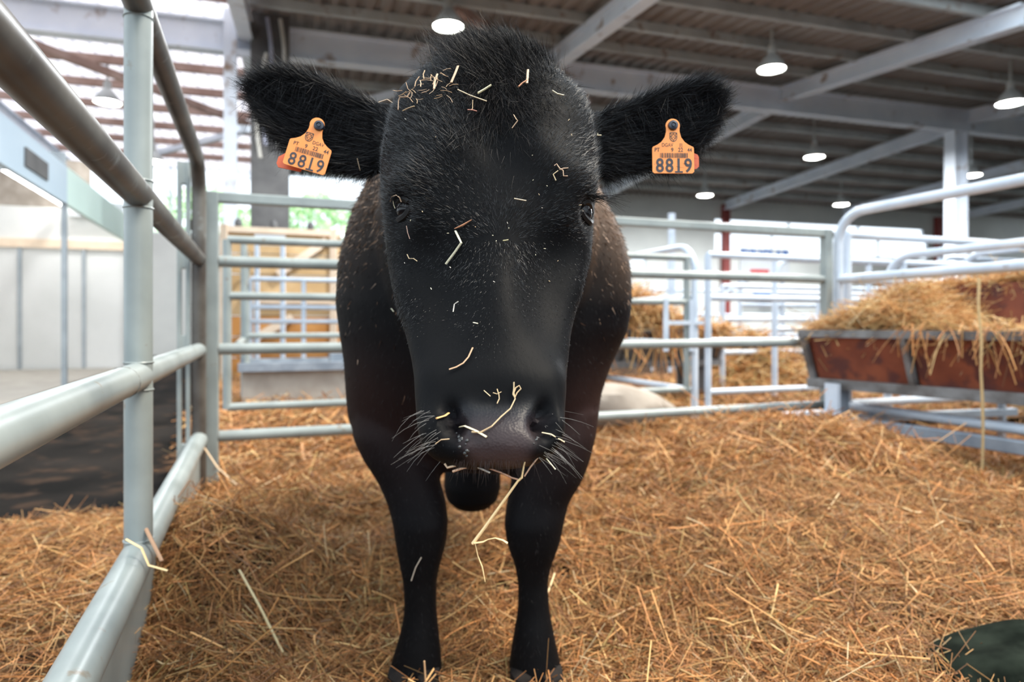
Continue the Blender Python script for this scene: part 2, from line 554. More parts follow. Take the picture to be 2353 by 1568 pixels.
def text_on(s, size, origin, ex, ey, mat, parent, name='lettering', bold=0.0, sx=1.0):
    me = text_mesh(s, size, bold)
    ex, ey = nrm(ex), nrm(ey)
    n = len(me.vertices)
    co = np.empty(n * 3, np.float32)
    me.vertices.foreach_get('co', co)
    co = co.reshape(-1, 3)
    wv = np.asarray(origin) + co[:, :1] * sx * ex + co[:, 1:2] * ey
    if parent is not None:
        wv = wv
    me.vertices.foreach_set('co', wv.astype(np.float32).ravel())
    me.materials.clear()
    return put(name, me, mat, parent)

# sign on the far wall
sg = thing('wall_sign', BP(10.35, WS - 0.05, 2.55), 'white board with blue letters under the strip window', 'sign')
wbox(MB(), 9.35, 11.35, WS - 0.05, WS - 0.02, 2.35, 3.34).build('board', M['sign_white'], sg)
text_on('DINCLAR', 0.46, BP(10.35, WS - 0.06, 3.10), np.append(WB, 0), (0, 0, 1), M['blue_ink'], sg, bold=0.018)
wbox(MB(), 9.75, 10.5, WS - 0.065, WS - 0.055, 2.46, 2.62).build('red_marking', M['red_ink'], sg)
bs = tag(wbox(MB(), 9.6, 11.0, WS - 0.5, WS - 0.42, 1.55, 1.85).build('blue_banner', M['blue_ink']), 'small blue banner hanging below the white wall sign', 'banner')

# trees beyond the left strip window
def tree(x, y, h, r, lab):
    t = thing('tree', (x, y, FZ), lab, 'tree', 'trees outside the hall')
    MB().tube([(x, y, FZ), (x + 0.1, y, h * 0.6)], [0.16, 0.1], 8).build('trunk', M['bark'], t)
    n = 1300
    d = nrm(RNG.normal(size=(n, 3)))
    rr = RNG.uniform(0.45, 1.0, n) ** 0.5
    c = np.array([x, y, h * 0.72]) + d * rr[:, None] * np.array([r, r, h * 0.38])
    a = nrm(RNG.normal(size=(n, 3)))
    bb = nrm(np.cross(a, RNG.normal(size=(n, 3))))
    s = RNG.uniform(0.10, 0.2, n)[:, None]
    V = np.stack([c - a * s, c + bb * s * 0.6, c + a * s, c - bb * s * 0.6], 1).reshape(-1, 3)
    me = raw_mesh('foliage', V, np.arange(n * 4).reshape(-1, 4), 4)
    put('foliage', me, M['leaf'], t)
tree(-11.5, 25.5, 5.4, 2.0, 'leafy green tree outside, nearest the left end of the strip window')
tree(-7.2, 25.6, 5.2, 1.5, 'leafy green tree outside, seen through window beside the cow shoulder')
tree(-16.5, 22.0, 5.2, 2.0, 'leafy green tree outside, beyond the white stand')

# ------------------------------------------------------------------ pendant lamps
def lamp(px, py, z, lab, dia=0.40):
    Y = (z - CZ) * F / (HY - py)
    x = (px - CX) * Y / F
    s = np.dot(np.array([x, Y]) - GP, PB)
    zr = roof_z(s)
    t = thing('pendant_lamp', (x, Y, z), lab, 'lamp', 'high bay lamps under the roof')
    R = dia / 2
    MB().lathe((x, Y, z), [(R, 0), (R * 1.02, 0.015), (R * 0.86, 0.09), (R * 0.5, 0.19), (R * 0.30, 0.23), (R * 0.28, 0.36), (0.01, 0.37)]).build('reflector', M['steel_grey'], t, True)
    MB().lathe((x, Y, z), [(0.001, -0.03), (R * 0.5, -0.022), (R * 0.96, 0.012)]).build('glowing_lens', M['lamp_glow'], t, True)
    MB().tube([(x, Y, z + 0.36), (x, Y, zr)], 0.022, 8).build('rod', M['steel_grey'], t)
    ld = bpy.data.lights.new('lamp_light', 'AREA')
    ld.shape = 'DISK'
    ld.size = dia * 0.9
    ld.energy = 190 if px > 600 else 45
    ld.color = (0.93, 0.97, 1.0)
    lo = bpy.data.objects.new('lamp_light', ld)
    lo.location = (x, Y, z - 0.05)
    COL.objects.link(lo)
    lo.parent = t
    lo.matrix_parent_inverse = t.matrix_basis.inverted()
for a in ((1030, 62, 4.70, 'lit pendant lamp directly above the cow poll', 0.40),
          (1773, 160, 4.60, 'lit pendant lamp above the right ear', 0.40),
          (2322, 238, 4.45, 'lit pendant lamp at the right edge of the roof', 0.42),
          (1620, 450, 4.25, 'small lit pendant lamp beside the orange tag on right ear', 0.42),
          (1933, 471, 4.25, 'small lit pendant lamp just above the curved railing', 0.42),
          (1871, 362, 4.45, 'dim pendant lamp half hidden behind a rafter', 0.42),
          (2232, 404, 4.2, 'small lit pendant lamp beside the pale column', 0.42),
          (247, 236, 4.55, 'lit pendant lamp left of the tall fence post', 0.42),
          (352, 372, 4.2, 'tiny lit pendant lamp far left beside the fence post', 0.42)):
    lamp(*a)

# ------------------------------------------------------------------ white exhibition stand on the left
stand = thing('exhibition_stand', (-6.5, 12, FZ), 'white modular exhibition stand with grey posts across the aisle', 'stand')
SA = G(148, 8.7)                                   # front post
def SP(a, bb, z):                                  # a along pen axis (away), bb towards the left
    q = SA + U2 * a - V2 * bb
    return np.array([q[0], q[1], z])
def sbox(q, a0, a1, b0, b1, z0, z1):
    return q.box(SP((a0 + a1) / 2, (b0 + b1) / 2, (z0 + z1) / 2), np.append(U2 * (a1 - a0) / 2, 0), np.append(V2 * (b1 - b0) / 2, 0), (0, 0, (z1 - z0) / 2))
for a in (0, 4.3):
    sbox(MB(), a - 0.03, a + 0.03, -0.03, 0.03, FZ, 2.3).build('front_post', M['stand_post'], stand)
sbox(MB(), -6, 0.0, -0.03, 0.03, 2.28, 2.76).build('fascia', M['fascia'], stand)
sbox(MB(), 0.0, 6, -0.03, 0.03, 2.28, 2.76).build('fascia', M['fascia_green'], stand)
sbox(MB(), -1.7, -0.9, -0.05, -0.03, 2.40, 2.60).build('dark_plaque', M['steel_dark'], stand)
for i in range(9):
    a0 = 4.35
    b0 = -0.3 + i * 0.99
    sbox(MB(), a0, a0 + 0.03, b0 + 0.03, b0 + 0.96, FZ, 2.15).build('wall_panel', M['stand_white'], stand)
    sbox(MB(), a0 - 0.03, a0 + 0.03, b0 - 0.03, b0 + 0.03, FZ, 2.25).build('wall_post', M['stand_post'], stand)
for i in range(4):
    a0 = 4.35 - (i + 1) * 0.99
    sbox(MB(), a0 + 0.03, a0 + 0.96, 3.0, 3.03, FZ, 2.15).build('wall_panel', M['stand_white'], stand)
    sbox(MB(), a0 - 0.03, a0 + 0.03, 2.97, 3.03, FZ, 2.25).build('wall_post', M['stand_post'], stand)
sbox(MB(), 4.3, 4.36, -0.3, 8, 2.12, 2.28).build('header_rail', M['wood_pale'], stand)
sbox(MB(), 4.36, 4.42, -0.3, 8, 2.28, 2.86).build('header_board', M['stand_white'], stand)
sbox(MB(), 4.38, 4.44, 0.6, 10, 2.86, 3.75).build('header_board', M['sack'], stand)
sbox(MB(), 0.1, 4.3, 0.93, 1.03, 2.96, 3.02).build('light_rail', M['stand_post'], stand)
for a_ in (0.2, 4.2):
    sbox(MB(), a_ - 0.02, a_ + 0.02, 0.03, 0.95, 2.70, 2.98).build('light_bracket', M['stand_post'], stand)
o = sbox(MB(), -6, 4.3, 0.1, 8, FZ + 0.005, FZ + 0.02).build('floor_carpet', M['carpet'])
tag(o, 'pale carpet in front of the white stand walls', 'carpet', kind='structure')
for i in range(5):
    a0 = 0.2 + i * 0.82
    o = sbox(MB(), a0, a0 + 0.75, 0.94, 1.02, 2.88, 2.96).build('tube_light', M['tube_glow'])
    tag(o, ['nearest', 'second nearest', 'middle', 'second farthest', 'farthest'][i] + ' glowing strip light in the row under the stand fascia', 'light', 'strip lights of the stand')

# ------------------------------------------------------------------ pen railings
def p3(q2, z):
    return np.array([q2[0], q2[1], z])

def weld_ring(q, c, axis, r, k=0.004):
    axis = nrm(axis)
    ref = np.array([0, 0, 1.0]) if abs(axis[2]) < 0.9 else np.array([1.0, 0, 0])
    s = nrm(np.cross(axis, ref))
    u = np.cross(axis, s)
    a = np.linspace(0, 2 * math.pi, 17)
    pts = [np.asarray(c) + (s * math.cos(x) + u * math.sin(x)) * r * (1 + 0.012 * math.sin(5 * x)) for x in a]
    q.tube(pts, k, 6)

def panel(label, o2, d2, L, rails, posts, r=0.026, mat='pale_paint', hoop=None, z0=0.0, group=None):
    """tube panel: rails (heights), posts (distances), hoop = (height, ends with a rounded corner at 0 / L)"""
    t = thing('pen_railing', p3(o2, z0), label, 'railing', group)
    mt = M[mat]
    ztop = hoop[0] if hoop else max(rails)
    for z in rails:
        MB().tube([p3(o2, z), p3(o2 + d2 * L, z)], r, 12).build('rail', mt, t, True)
    if hoop:
        z, e0, e1 = hoop
        R = 0.20
        pts = []
        if e0:
            pts += [p3(o2, z0)]
            pts += [p3(o2 + d2 * R * (1 - math.cos(x)), z - R + R * math.sin(x)) for x in np.linspace(0, math.pi / 2, 8)]
        else:
            pts += [p3(o2, z)]
        if e1:
            pts += [p3(o2 + d2 * (L - R + R * math.sin(x)), z - R + R * math.cos(x)) for x in np.linspace(0, math.pi / 2, 8)]
            pts += [p3(o2 + d2 * L, z0)]
        else:
            pts += [p3(o2 + d2 * L, z)]
        MB().tube(pts, r * 1.06, 12).build('top_rail', mt, t, True)
    for s in posts:
        MB().tube([p3(o2 + d2 * s, z0), p3(o2 + d2 * s, ztop)], r * 1.02, 12).build('post', mt, t, True)
    return t

# the near left railing of this pen
FP = np.array([-0.848, 1.55])
def fl(s, z):
    q = FP + U2 * s
    return np.array([q[0], q[1], z])
fence = thing('pen_railing', fl(0, 0), 'grey green tubular railing running along the left of the pen', 'railing')
SE = 1.655
MB().tube([fl(-1.6, 1.044), fl(SE, 1.044)], 0.031, 24).build('rail', M['grimy_shaded'], fence, True)
MB().tube([fl(-1.6, 0.632), fl(SE, 0.632)], 0.031, 24).build('rail', M['paint'], fence, True)
MB().tube([fl(-1.6, 0.225), fl(SE, 0.225)], 0.036, 24).build('rail', M['paint'], fence, True)
R = 0.16
pts = [fl(-1.6, 1.475)] + [fl(SE - R + R * math.sin(x), 1.475 - R + R * math.cos(x)) for x in np.linspace(0, math.pi / 2, 9)] + [fl(SE, FZ)]
MB().tube(pts, 0.031, 24).build('top_rail', M['grimy_shaded'], fence, True)
MB().tube([fl(0, 0.225), fl(0, 1.475)], 0.0295, 28).build('post', M['paint'], fence, True)
MB().tube([fl(-1.5, 0.225), fl(-1.5, 1.475)], 0.0295, 24).build('post', M['paint'], fence, True)
q = MB()
a, bb = fl(-1.6, 0.0), fl(SE, 0.0)
q.bar((a + np.array([0, 0, 0.07])), (bb + np.array([0, 0, 0.07])), 0.012, 0.30)
q.build('kick_plate', M['paint'], fence)
for z in (1.013, 1.075, 0.601, 0.663, 0.261, 1.444):
    q = MB()
    weld_ring(q, fl(0, z), (0, 0, 1), 0.030, 0.0024)
    q.build('weld', M['paint'], fence, True)
q = MB()
weld_ring(q, fl(-0.19, 0.632), np.append(U2, 0), 0.0312, 0.0018)
q.build('weld', M['weld'], fence, True)
# seam where plate meets pipe (inner side)
off = np.append(V2, 0) * 0.021
wz = np.array([0, 0, -0.031])
sp = np.stack([fl(x, 0.225) + off + wz + np.array([0, 0, 0.0015 * math.sin(40 * x)]) for x in np.linspace(-1.2, SE, 60)])
MB().tube(sp, 0.003, 6).build('seam', M['weld'], fence, True)
# flat connector post standing at the outer side of the end post
q = MB()
e2 = FP + U2 * SE - V2 * 0.062
for sgn in (-1, 1):
    q.box(p3(e2 + V2 * 0.018 * sgn - U2 * 0.0, 0.71), np.append(V2 * 0.009, 0), np.append(U2 * 0.02, 0), (0, 0, 0.77))
for z in (1.43, 1.05, 0.65, 0.16):
    q.box(p3(e2, z), np.append(V2 * 0.012, 0), np.append(U2 * 0.018, 0), (0, 0, 0.05))
q.build('connector_post', M['paint'], fence, bevel=0.003)

# back gate of this pen
GO = G(487, 3.2)
GL = 3.70
gate = thing('pen_gate', p3(GO, 0), 'grey four-bar tubular gate closing the pen behind the cow', 'gate')
for z in (1.045, 0.632, 0.222):
    MB().tube([p3(GO, z), p3(GO + V2 * GL, z)], 0.027, 16).build('rail', M['paint'], gate, True)
MB().bar(p3(GO, 1.345), p3(GO + V2 * GL, 1.345), 0.045, 0.05).build('rail', M['paint'], gate, bevel=0.008)
for s in (0.0, GL):
    q = MB()
    q.box(p3(GO + V2 * s, 0.68), np.append(V2 * 0.029, 0), np.append(U2 * 0.029, 0), (0, 0, 0.69))
    q.build('post', M['paint'], gate, bevel=0.006)
MB().box(p3(GO - V2 * 0.055, 1.21), np.append(V2 * 0.04, 0), np.append(U2 * 0.02, 0), (0, 0, 0.022)).build('hinge', M['weld'], gate)
for z in (1.045, 0.632, 0.222):
    q = MB()
    weld_ring(q, p3(GO + V2 * 0.03, z), np.append(V2, 0), 0.028, 0.003)
    q.build('weld', M['weld'], gate, True)

# right railing of this pen, hooped corner
CR = GO + V2 * (GL + 0.10)
panel('pale blue side railing with rounded corner beside the hay trough', CR, -U2, 3.6, [1.045, 0.632, 0.22], [1.5, 3.0], 0.029, 'pale_paint', (1.475, True, False), FZ)
panel('pale blue railing continuing the back gate line behind the trough', CR + V2 * 0.08, V2, 3.2, [1.345, 1.045, 0.632, 0.22], [0.0, 3.2], 0.026, 'pale_paint', None, FZ)
# the row behind the gate
B1 = G(522, 4.0)
panel('three-bar grey panel directly behind the gate, left of the cow', B1, V2, 3.19, [1.245, 0.915, 0.262], [0.0, 3.17], 0.024, 'paint', None, 0.25)
B1e = B1 + V2 * 3.19
t = panel('hooped pale railing running away behind the gate', B1e + V2 * 0.05, U2, 3.2, [0.95, 0.6, 0.25], [1.6], 0.026, 'pale_paint', (1.345, True, True), FZ)
B2 = B1e + V2 * 0.17
panel('pale blue panel behind the gate between cow and trough', B2, V2, 3.3, [1.275, 0.95, 0.62, 0.235], [0.0, 2.0, 3.3], 0.025, 'pale_paint', None, FZ)
lt = thing('gate_latch', p3(B1e - V2 * 0.2, 0.62), 'small pale ladder-shaped latch frame on the panel behind the gate', 'latch')
for s in (-0.22, 0.0):
    MB().bar(p3(B1e + V2 * s - U2 * 0.03, 0.55), p3(B1e + V2 * s - U2 * 0.03, 0.93), 0.035, 0.035).build('upright', M['pale_paint'], lt)
MB().bar(p3(B1e - V2 * 0.22 - U2 * 0.03, 0.76), p3(B1e - U2 * 0.03 + V2 * 0.1, 0.76), 0.03, 0.03).build('crossbar', M['pale_paint'], lt)
panel('pale side railing farther right behind the trough hay', G(2040, 5.0), -U2, 3.4, [0.9], [1.4], 0.027, 'pale_paint', (1.24, True, False), FZ)
far = [
    (G(1660, 7.2), V2, 2.6, [1.15, 0.8, 0.45], [0, 1.3, 2.6], (1.15, True, True), 'white-blue far panel left of the trough hay'),
    (G(1700, 9.0), V2, 2.8, [1.0, 0.6], [0, 0.7, 1.4, 2.1, 2.8], (1.35, True, True), 'white-blue far panel with close uprights below the sign'),
    (G(1500, 11.0), V2, 5.0, [1.3, 0.9, 0.5], [0, 2.5, 5.0], None, 'white-blue long panel in the farthest pen row on the right'),
    (G(1780, 6.6), V2, 2.4, [1.05, 0.7], [0, 1.2, 2.4], (1.38, True, False), 'white-blue panel end just left of the curved corner railing'),
    (G(2160, 8.2), V2, 3.2, [1.3, 0.95], [0, 1.6], (1.55, True, False), 'white-blue far panel beyond the hay on the right'),
    (G(2210, 6.4), -U2, 2.0, [0.9], [], (1.40, True, False), 'white-blue side railing seen above the trough hay'),
    (G(566, 6.4), V2, 3.4, [1.02, 0.64], [0.0, 1.7], None, 'grey panel with two bars left of the cow shoulder'),
    (G(575, 8.0), V2, 4.0, [1.28, 0.95, 0.78], [0, 0.6, 1.7, 2.6], None, 'pale panel in front of the tan boards'),
    (G(560, 6.45), U2, 3.2, [1.2, 0.8, 0.4], [0.0, 1.5], (1.5, False, False), 'grey side panel running away left of the tan boards'),
    (G(545, 4.75), U2, 1.7, [0.60], [], None, 'short grey bar running away beside the concrete basin'),
]
for o2, d2, L, rl, ps, hp, lab in far:
    panel(lab, o2, d2, L, rl, ps, 0.027, 'pale_paint' if 'white' in lab or 'pale' in lab else 'paint', hp, FZ)
tag(MB().bar(p3(G(1543, 10.5), FZ), p3(G(1543, 10.5), 2.45), 0.09, 0.09).build('far_post', M['pale_paint']), 'slim pale post standing before the cream far wall', 'post')

# tan timber partition and the concrete basin, left background
wp = thing('board_partition', p3(G(640, 9.4), FZ), 'tan board partition with pale braces behind the left pens', 'partition')
w0 = G(505, 9.4)
def wq(s, z, off=0.0):
    return p3(w0 + V2 * s + U2 * off, z)
for i in range(7):
    z = 0.14 + i * 0.29
    mt = M['wood_tan'] if i > 2 else M['wood_orange']
    MB().bar(wq(0, z), wq(1.62, z), 0.03, 0.275).build('board', mt, wp)
for s in (0.06, 1.52):
    MB().bar(wq(s, FZ, -0.05), wq(s, 2.12, -0.05), 0.09, 0.07).build('post', M['wood_pale'], wp)
for s0, z0_, s1, z1_ in ((0.75, 1.45, 1.42, 1.95), (0.45, 0.55, 0.95, 0.85)):
    MB().bar(wq(s0, z0_, -0.06), wq(s1, z1_, -0.06), 0.05, 0.11).build('brace', M['wood_pale'], wp)
MB().bar(wq(0.3, 1.10, -0.06), wq(1.62, 1.10, -0.06), 0.05, 0.12).build('batten', M['wood_pale'], wp)
MB().bar(wq(0, 2.06, -0.03), wq(1.62, 2.06, -0.03), 0.08, 0.08).build('cap', M['wood_pale'], wp)
for i, s in enumerate((0.24, 0.70, 1.20)):
    o = MB().lathe(wq(s, 2.10, -0.03), [(0.001, 0.0), (0.05, 0.01), (0.055, 0.06), (0.03, 0.11), (0.001, 0.12)], 12).build('post_knob', M['steel_dark'], wp, True)
nb = thing('notice_board', p3(G(585, 8.9), FZ), 'small white notice board on two legs before the tan boards', 'sign')
MB().bar(p3(G(585, 8.9), 1.85), p3(G(585, 8.9) + V2 * 0.38, 1.85), 0.03, 0.14).build('board', M['sign_white'], nb)
for k_ in (0.03, 0.35):
    MB().bar(p3(G(585, 8.9) + V2 * k_, FZ), p3(G(585, 8.9) + V2 * k_, 1.8), 0.05, 0.05).build('leg', M['pale_paint'], nb)

bas = thing('water_basin', p3(G(670, 5.9), FZ), 'low concrete water basin with grey rim behind the gate', 'basin')
b0 = G(556, 5.75)
q = MB()
for s0, s1, o0, o1 in ((0, 2.2, 0, 0.08), (0, 2.2, 0.62, 0.7), (0, 0.08, 0.08, 0.62), (2.12, 2.2, 0.08, 0.62)):
    c = b0 + V2 * (s0 + s1) / 2 + U2 * (o0 + o1) / 2
    q.box(p3(c, 0.16), np.append(V2 * (s1 - s0) / 2, 0), np.append(U2 * (o1 - o0) / 2, 0), (0, 0, 0.20))
q.build('basin_wall', M['basin'], bas)
c = b0 + V2 * 1.1 + U2 * 0.35
MB().box(p3(c, 0.0), np.append(V2 * 1.02, 0), np.append(U2 * 0.27, 0), (0, 0, 0.05)).build('basin_floor', M['basin'], bas)
MB().bar(p3(b0 - U2 * 0.03 - V2 * 0.03, 0.385), p3(b0 - U2 * 0.03 + V2 * 2.23, 0.385), 0.07, 0.07).build('rim', M['blue_steel'], bas)
MB().bar(p3(b0 + U2 * 0.73 - V2 * 0.03, 0.385), p3(b0 + U2 * 0.73 + V2 * 2.23, 0.385), 0.07, 0.07).build('rim', M['blue_steel'], bas)
MB().box(p3(b0 + V2 * 0.95 + U2 * 0.35, 0.42), np.append(V2 * 0.2, 0), np.append(U2 * 0.12, 0), (0, 0, 0.06)).build('float_box', M['blue_steel'], bas)

# ------------------------------------------------------------------ straw bedding
def vnoise(x, y, seed=0):
    r = np.zeros_like(x)
    g = np.random.default_rng(100 + seed)
    for k in range(14):
        f = g.uniform(2.0, 11.0)
        a = g.uniform(0, 2 * math.pi)
        r += np.sin(f * (x * math.cos(a) + y * math.sin(a)) + g.uniform(0, 6.28)) / (f ** 0.6)
    return r / 3.0

def gs(x, y, cx, cy, sx, sy, rot=0.0):
    c, s = math.cos(rot), math.sin(rot)
    dx, dy = x - cx, y - cy
    return np.exp(-(((dx * c + dy * s) / sx) ** 2 + ((-dx * s + dy * c) / sy) ** 2))

def hpen(x, y):
    h = -0.02 + 0.040 * vnoise(x, y, 1) + 0.022 * vnoise(x * 3, y * 3, 2)
    h += 0.30 * gs(x, y, 1.30, 3.25, 0.85, 0.62, 0.2)
    h += 0.10 * gs(x, y, 0.75, 2.35, 0.6, 0.5)
    h += 0.07 * gs(x, y, 1.3, 1.9, 0.7, 0.35)
    h += 0.18 * gs(x, y, -0.88, 2.0, 0.30, 0.34, 0.35)
    h += 0.06 * gs(x, y, -1.05, 2.6, 0.3, 0.5)
    h += 0.06 * gs(x, y, -0.05, 2.1, 0.3, 0.25)
    h -= 0.10 * gs(x, y, -0.42, 1.75, 0.16, 0.22)
    h -= 0.10 * gs(x, y, 2.35, 3.4, 0.40, 0.35)
    h -= 0.06 * gs(x, y, 0.62, 2.55, 0.12, 0.1)
    for lx in (-0.205, 0.045):
        h = h - (h + 0.045) * 0.9 * gs(x, y, lx, 1.49, 0.12, 0.12)
    return np.maximum(h, FZ + 0.012)

def ground(name, x0, x1, y0, y1, hf, mask, lab, step=0.05):
    xs = np.arange(x0, x1, step)
    ys = np.arange(y0, y1, step)
    X, Y = np.meshgrid(xs, ys)
    Z = hf(X, Y) - 0.012
    V = np.stack([X, Y, Z], -1).reshape(-1, 3)
    nx = len(xs)
    i = np.arange(len(V)).reshape(len(ys), nx)
    Fc = np.stack([i[:-1, :-1], i[:-1, 1:], i[1:, 1:], i[1:, :-1]], -1).reshape(-1, 4)
    ok = mask(V[Fc].mean(1)[:, 0], V[Fc].mean(1)[:, 1])
    Fc = Fc[ok]
    us, inv = np.unique(Fc, return_inverse=True)
    me = raw_mesh(name, V[us], inv.reshape(-1, 4), 4)
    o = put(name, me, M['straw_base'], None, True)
    return tag(o, lab, 'straw', kind='structure')

def side_of(x, y, off=0.0):            # > 0 : inside the pen, right of the left railing
    return (x - FP[0]) * V2[0] + (y - FP[1]) * V2[1] - off

STRAW = np.array([[0.62, 0.34, 0.14], [0.70, 0.44, 0.20], [0.52, 0.25, 0.10], [0.40, 0.20, 0.085], [0.74, 0.55, 0.28], [0.60, 0.30, 0.12], [0.30, 0.15, 0.07], [0.50, 0.40, 0.18], [0.78, 0.66, 0.45]])
SW = np.array([0.2, 0.17, 0.17, 0.12, 0.08, 0.13, 0.07, 0.03, 0.03])

def straw_cols(n, bright=1.0):
    c = STRAW[RNG.choice(len(STRAW), n, p=SW / SW.sum())] * RNG.uniform(0.32, 1.18, (n, 1)) * bright
    return np.clip(c * np.array([0.96, 0.84, 0.70]), 0, 1)

def scatter(name, x, y, hf, lab, Lr=(0.04, 0.15), wr=(0.0011, 0.0028), sides=2, tilt=0.34, lift=0.03, bright=1.0, segs=2):
    n = len(x)
    e = 0.03
    hx = (hf(x + e, y) - hf(x - e, y)) / (2 * e)
    hy = (hf(x, y + e) - hf(x, y - e)) / (2 * e)
    z = hf(x, y)
    a = RNG.uniform(0, 2 * math.pi, n)
    d = np.stack([np.cos(a), np.sin(a), hx * np.cos(a) + hy * np.sin(a) + RNG.normal(0, tilt, n)], 1)
    d = nrm(d)
    L = RNG.uniform(*Lr, n) * np.where(RNG.random(n) < 0.06, 1.8, 1.0)
    w = RNG.uniform(*wr, n)
    bend = RNG.normal(0, 0.22, (n, 3))
    bend[:, 2] -= 0.12
    c = np.stack([x, y, z + RNG.uniform(-0.006, 1, n) ** 2 * lift], 1)
    me = strands(name, c - d * (L / 2)[:, None], d, L, w, bend, straw_cols(n, bright), segs, sides)
    o = put(name, me, M['straw'])
    return tag(o, lab, 'straw', kind='stuff')

inside = lambda x, y: (side_of(x, y) > -0.01) & (((x - GO[0]) * U2[0] + (y - GO[1]) * U2[1]) < 0.35)
hback = lambda x, y: 0.02 + 0.05 * vnoise(x, y, 3) + 0.10 * gs(x, y, -1.3, 5.0, 0.7, 0.6)
hleft = lambda x, y: np.maximum(FZ + 0.02, FZ + 0.10 + 0.04 * vnoise(x, y, 5) - 0.11 * np.clip((y - 2.1 - 0.25 * np.sin(3 * x)) / 0.7, 0, 2))
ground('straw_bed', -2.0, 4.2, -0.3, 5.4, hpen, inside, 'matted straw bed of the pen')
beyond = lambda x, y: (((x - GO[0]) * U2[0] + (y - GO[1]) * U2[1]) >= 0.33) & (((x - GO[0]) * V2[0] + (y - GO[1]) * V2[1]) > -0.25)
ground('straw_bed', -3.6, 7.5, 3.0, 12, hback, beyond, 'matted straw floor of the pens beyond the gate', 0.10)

def rnd_region(n, dens, x0, x1, mask):
    """n points with 1/Y-ish density so that near ground is denser"""
    Y = dens
    X = RNG.uniform(x0, x1, len(Y))
    ok = mask(X, Y)
    return X[ok], Y[ok]

# near straw (triangular stalks), farther straw (ribbons)
Yn = RNG.uniform(1.25, 2.7, 95000)
X = (RNG.uniform(0, 1, len(Yn)) * 2500 - 75 - CX) * Yn / F
ok = inside(X, Yn) & (gs(X, Yn, 1.147, 1.47, 0.20, 0.14) < 0.45) & (RNG.random(len(X)) < 0.72 + 0.8 * vnoise(X * 4, Yn * 4, 12))
scatter('straw_bedding', X[ok], Yn[ok], hpen, 'golden brown straw strewn around the cow legs', sides=3)
Yn = RNG.uniform(2.7, 4.9, 60000)
X = (RNG.uniform(0, 1, len(Yn)) * 2500 - 75 - CX) * Yn / F
ok = inside(X, Yn)
scatter('straw_bedding', X[ok], Yn[ok], hpen, 'golden straw heaped towards the back gate', Lr=(0.06, 0.2), wr=(0.0025, 0.0045), lift=0.04)
Yn = RNG.uniform(0.4, 3.1, 38000)
X = RNG.uniform(-2.6, -0.2, len(Yn))
ok = (side_of(X, Yn) < -0.03) & (hleft(X, Yn) > FZ + 0.03) & (X > (-1900) * Yn / F)
scatter('straw_bedding', X[ok], Yn[ok], hleft, 'loose straw spilled in the aisle left of the railing', lift=0.03)
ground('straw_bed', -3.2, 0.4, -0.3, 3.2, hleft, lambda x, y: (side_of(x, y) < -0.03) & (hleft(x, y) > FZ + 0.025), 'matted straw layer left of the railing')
Yn = RNG.uniform(3.5, 9.0, 45000)
X = (RNG.uniform(440, 2400, len(Yn)) - CX) * Yn / F
ok = beyond(X, Yn)
scatter('straw_bedding', X[ok], Yn[ok], hback, 'orange straw on the floor of the pens beyond the gate', Lr=(0.08, 0.25), wr=(0.004, 0.008), lift=0.06)

Yn = RNG.uniform(-0.1, 1.27, 26000)
X = RNG.uniform(-0.9, 1.8, len(Yn))
ok = inside(X, Yn) & (gs(X, Yn, 1.147, 1.47, 0.28, 0.20) < 0.35)
scatter('straw_bedding', X[ok], Yn[ok], hpen, 'straw bedding at the near end of the pen before the cow', Lr=(0.06, 0.18), wr=(0.002, 0.004), sides=2)
# tufts standing on the mound: longer pale stalks
n = 9000
Yn = RNG.uniform(1.3, 3.4, n)
X = (RNG.uniform(-50, 2420, n) - CX) * Yn / F
ok = inside(X, Yn) & (gs(X, Yn, 1.147, 1.47, 0.28, 0.20) < 0.35)
scatter('straw_bedding', X[ok], Yn[ok], hpen, 'coarser bent straw stalks lying over the fine bedding', Lr=(0.05, 0.15), wr=(0.0026, 0.0048), sides=3, tilt=0.4, lift=0.04, bright=1.12, segs=3)
n = 500
Yn = RNG.uniform(1.45, 3.6, n)
X = (RNG.uniform(300, 2353, n) - CX) * Yn / F
ok = inside(X, Yn) & (gs(X, Yn, 1.147, 1.47, 0.36, 0.28) < 0.35)
scatter('straw_bedding', X[ok], Yn[ok], hpen, 'long pale straw stalks lying on top of the bedding', Lr=(0.16, 0.30), wr=(0.0035, 0.0055), sides=3, tilt=0.35, lift=0.035, bright=1.2, segs=3)

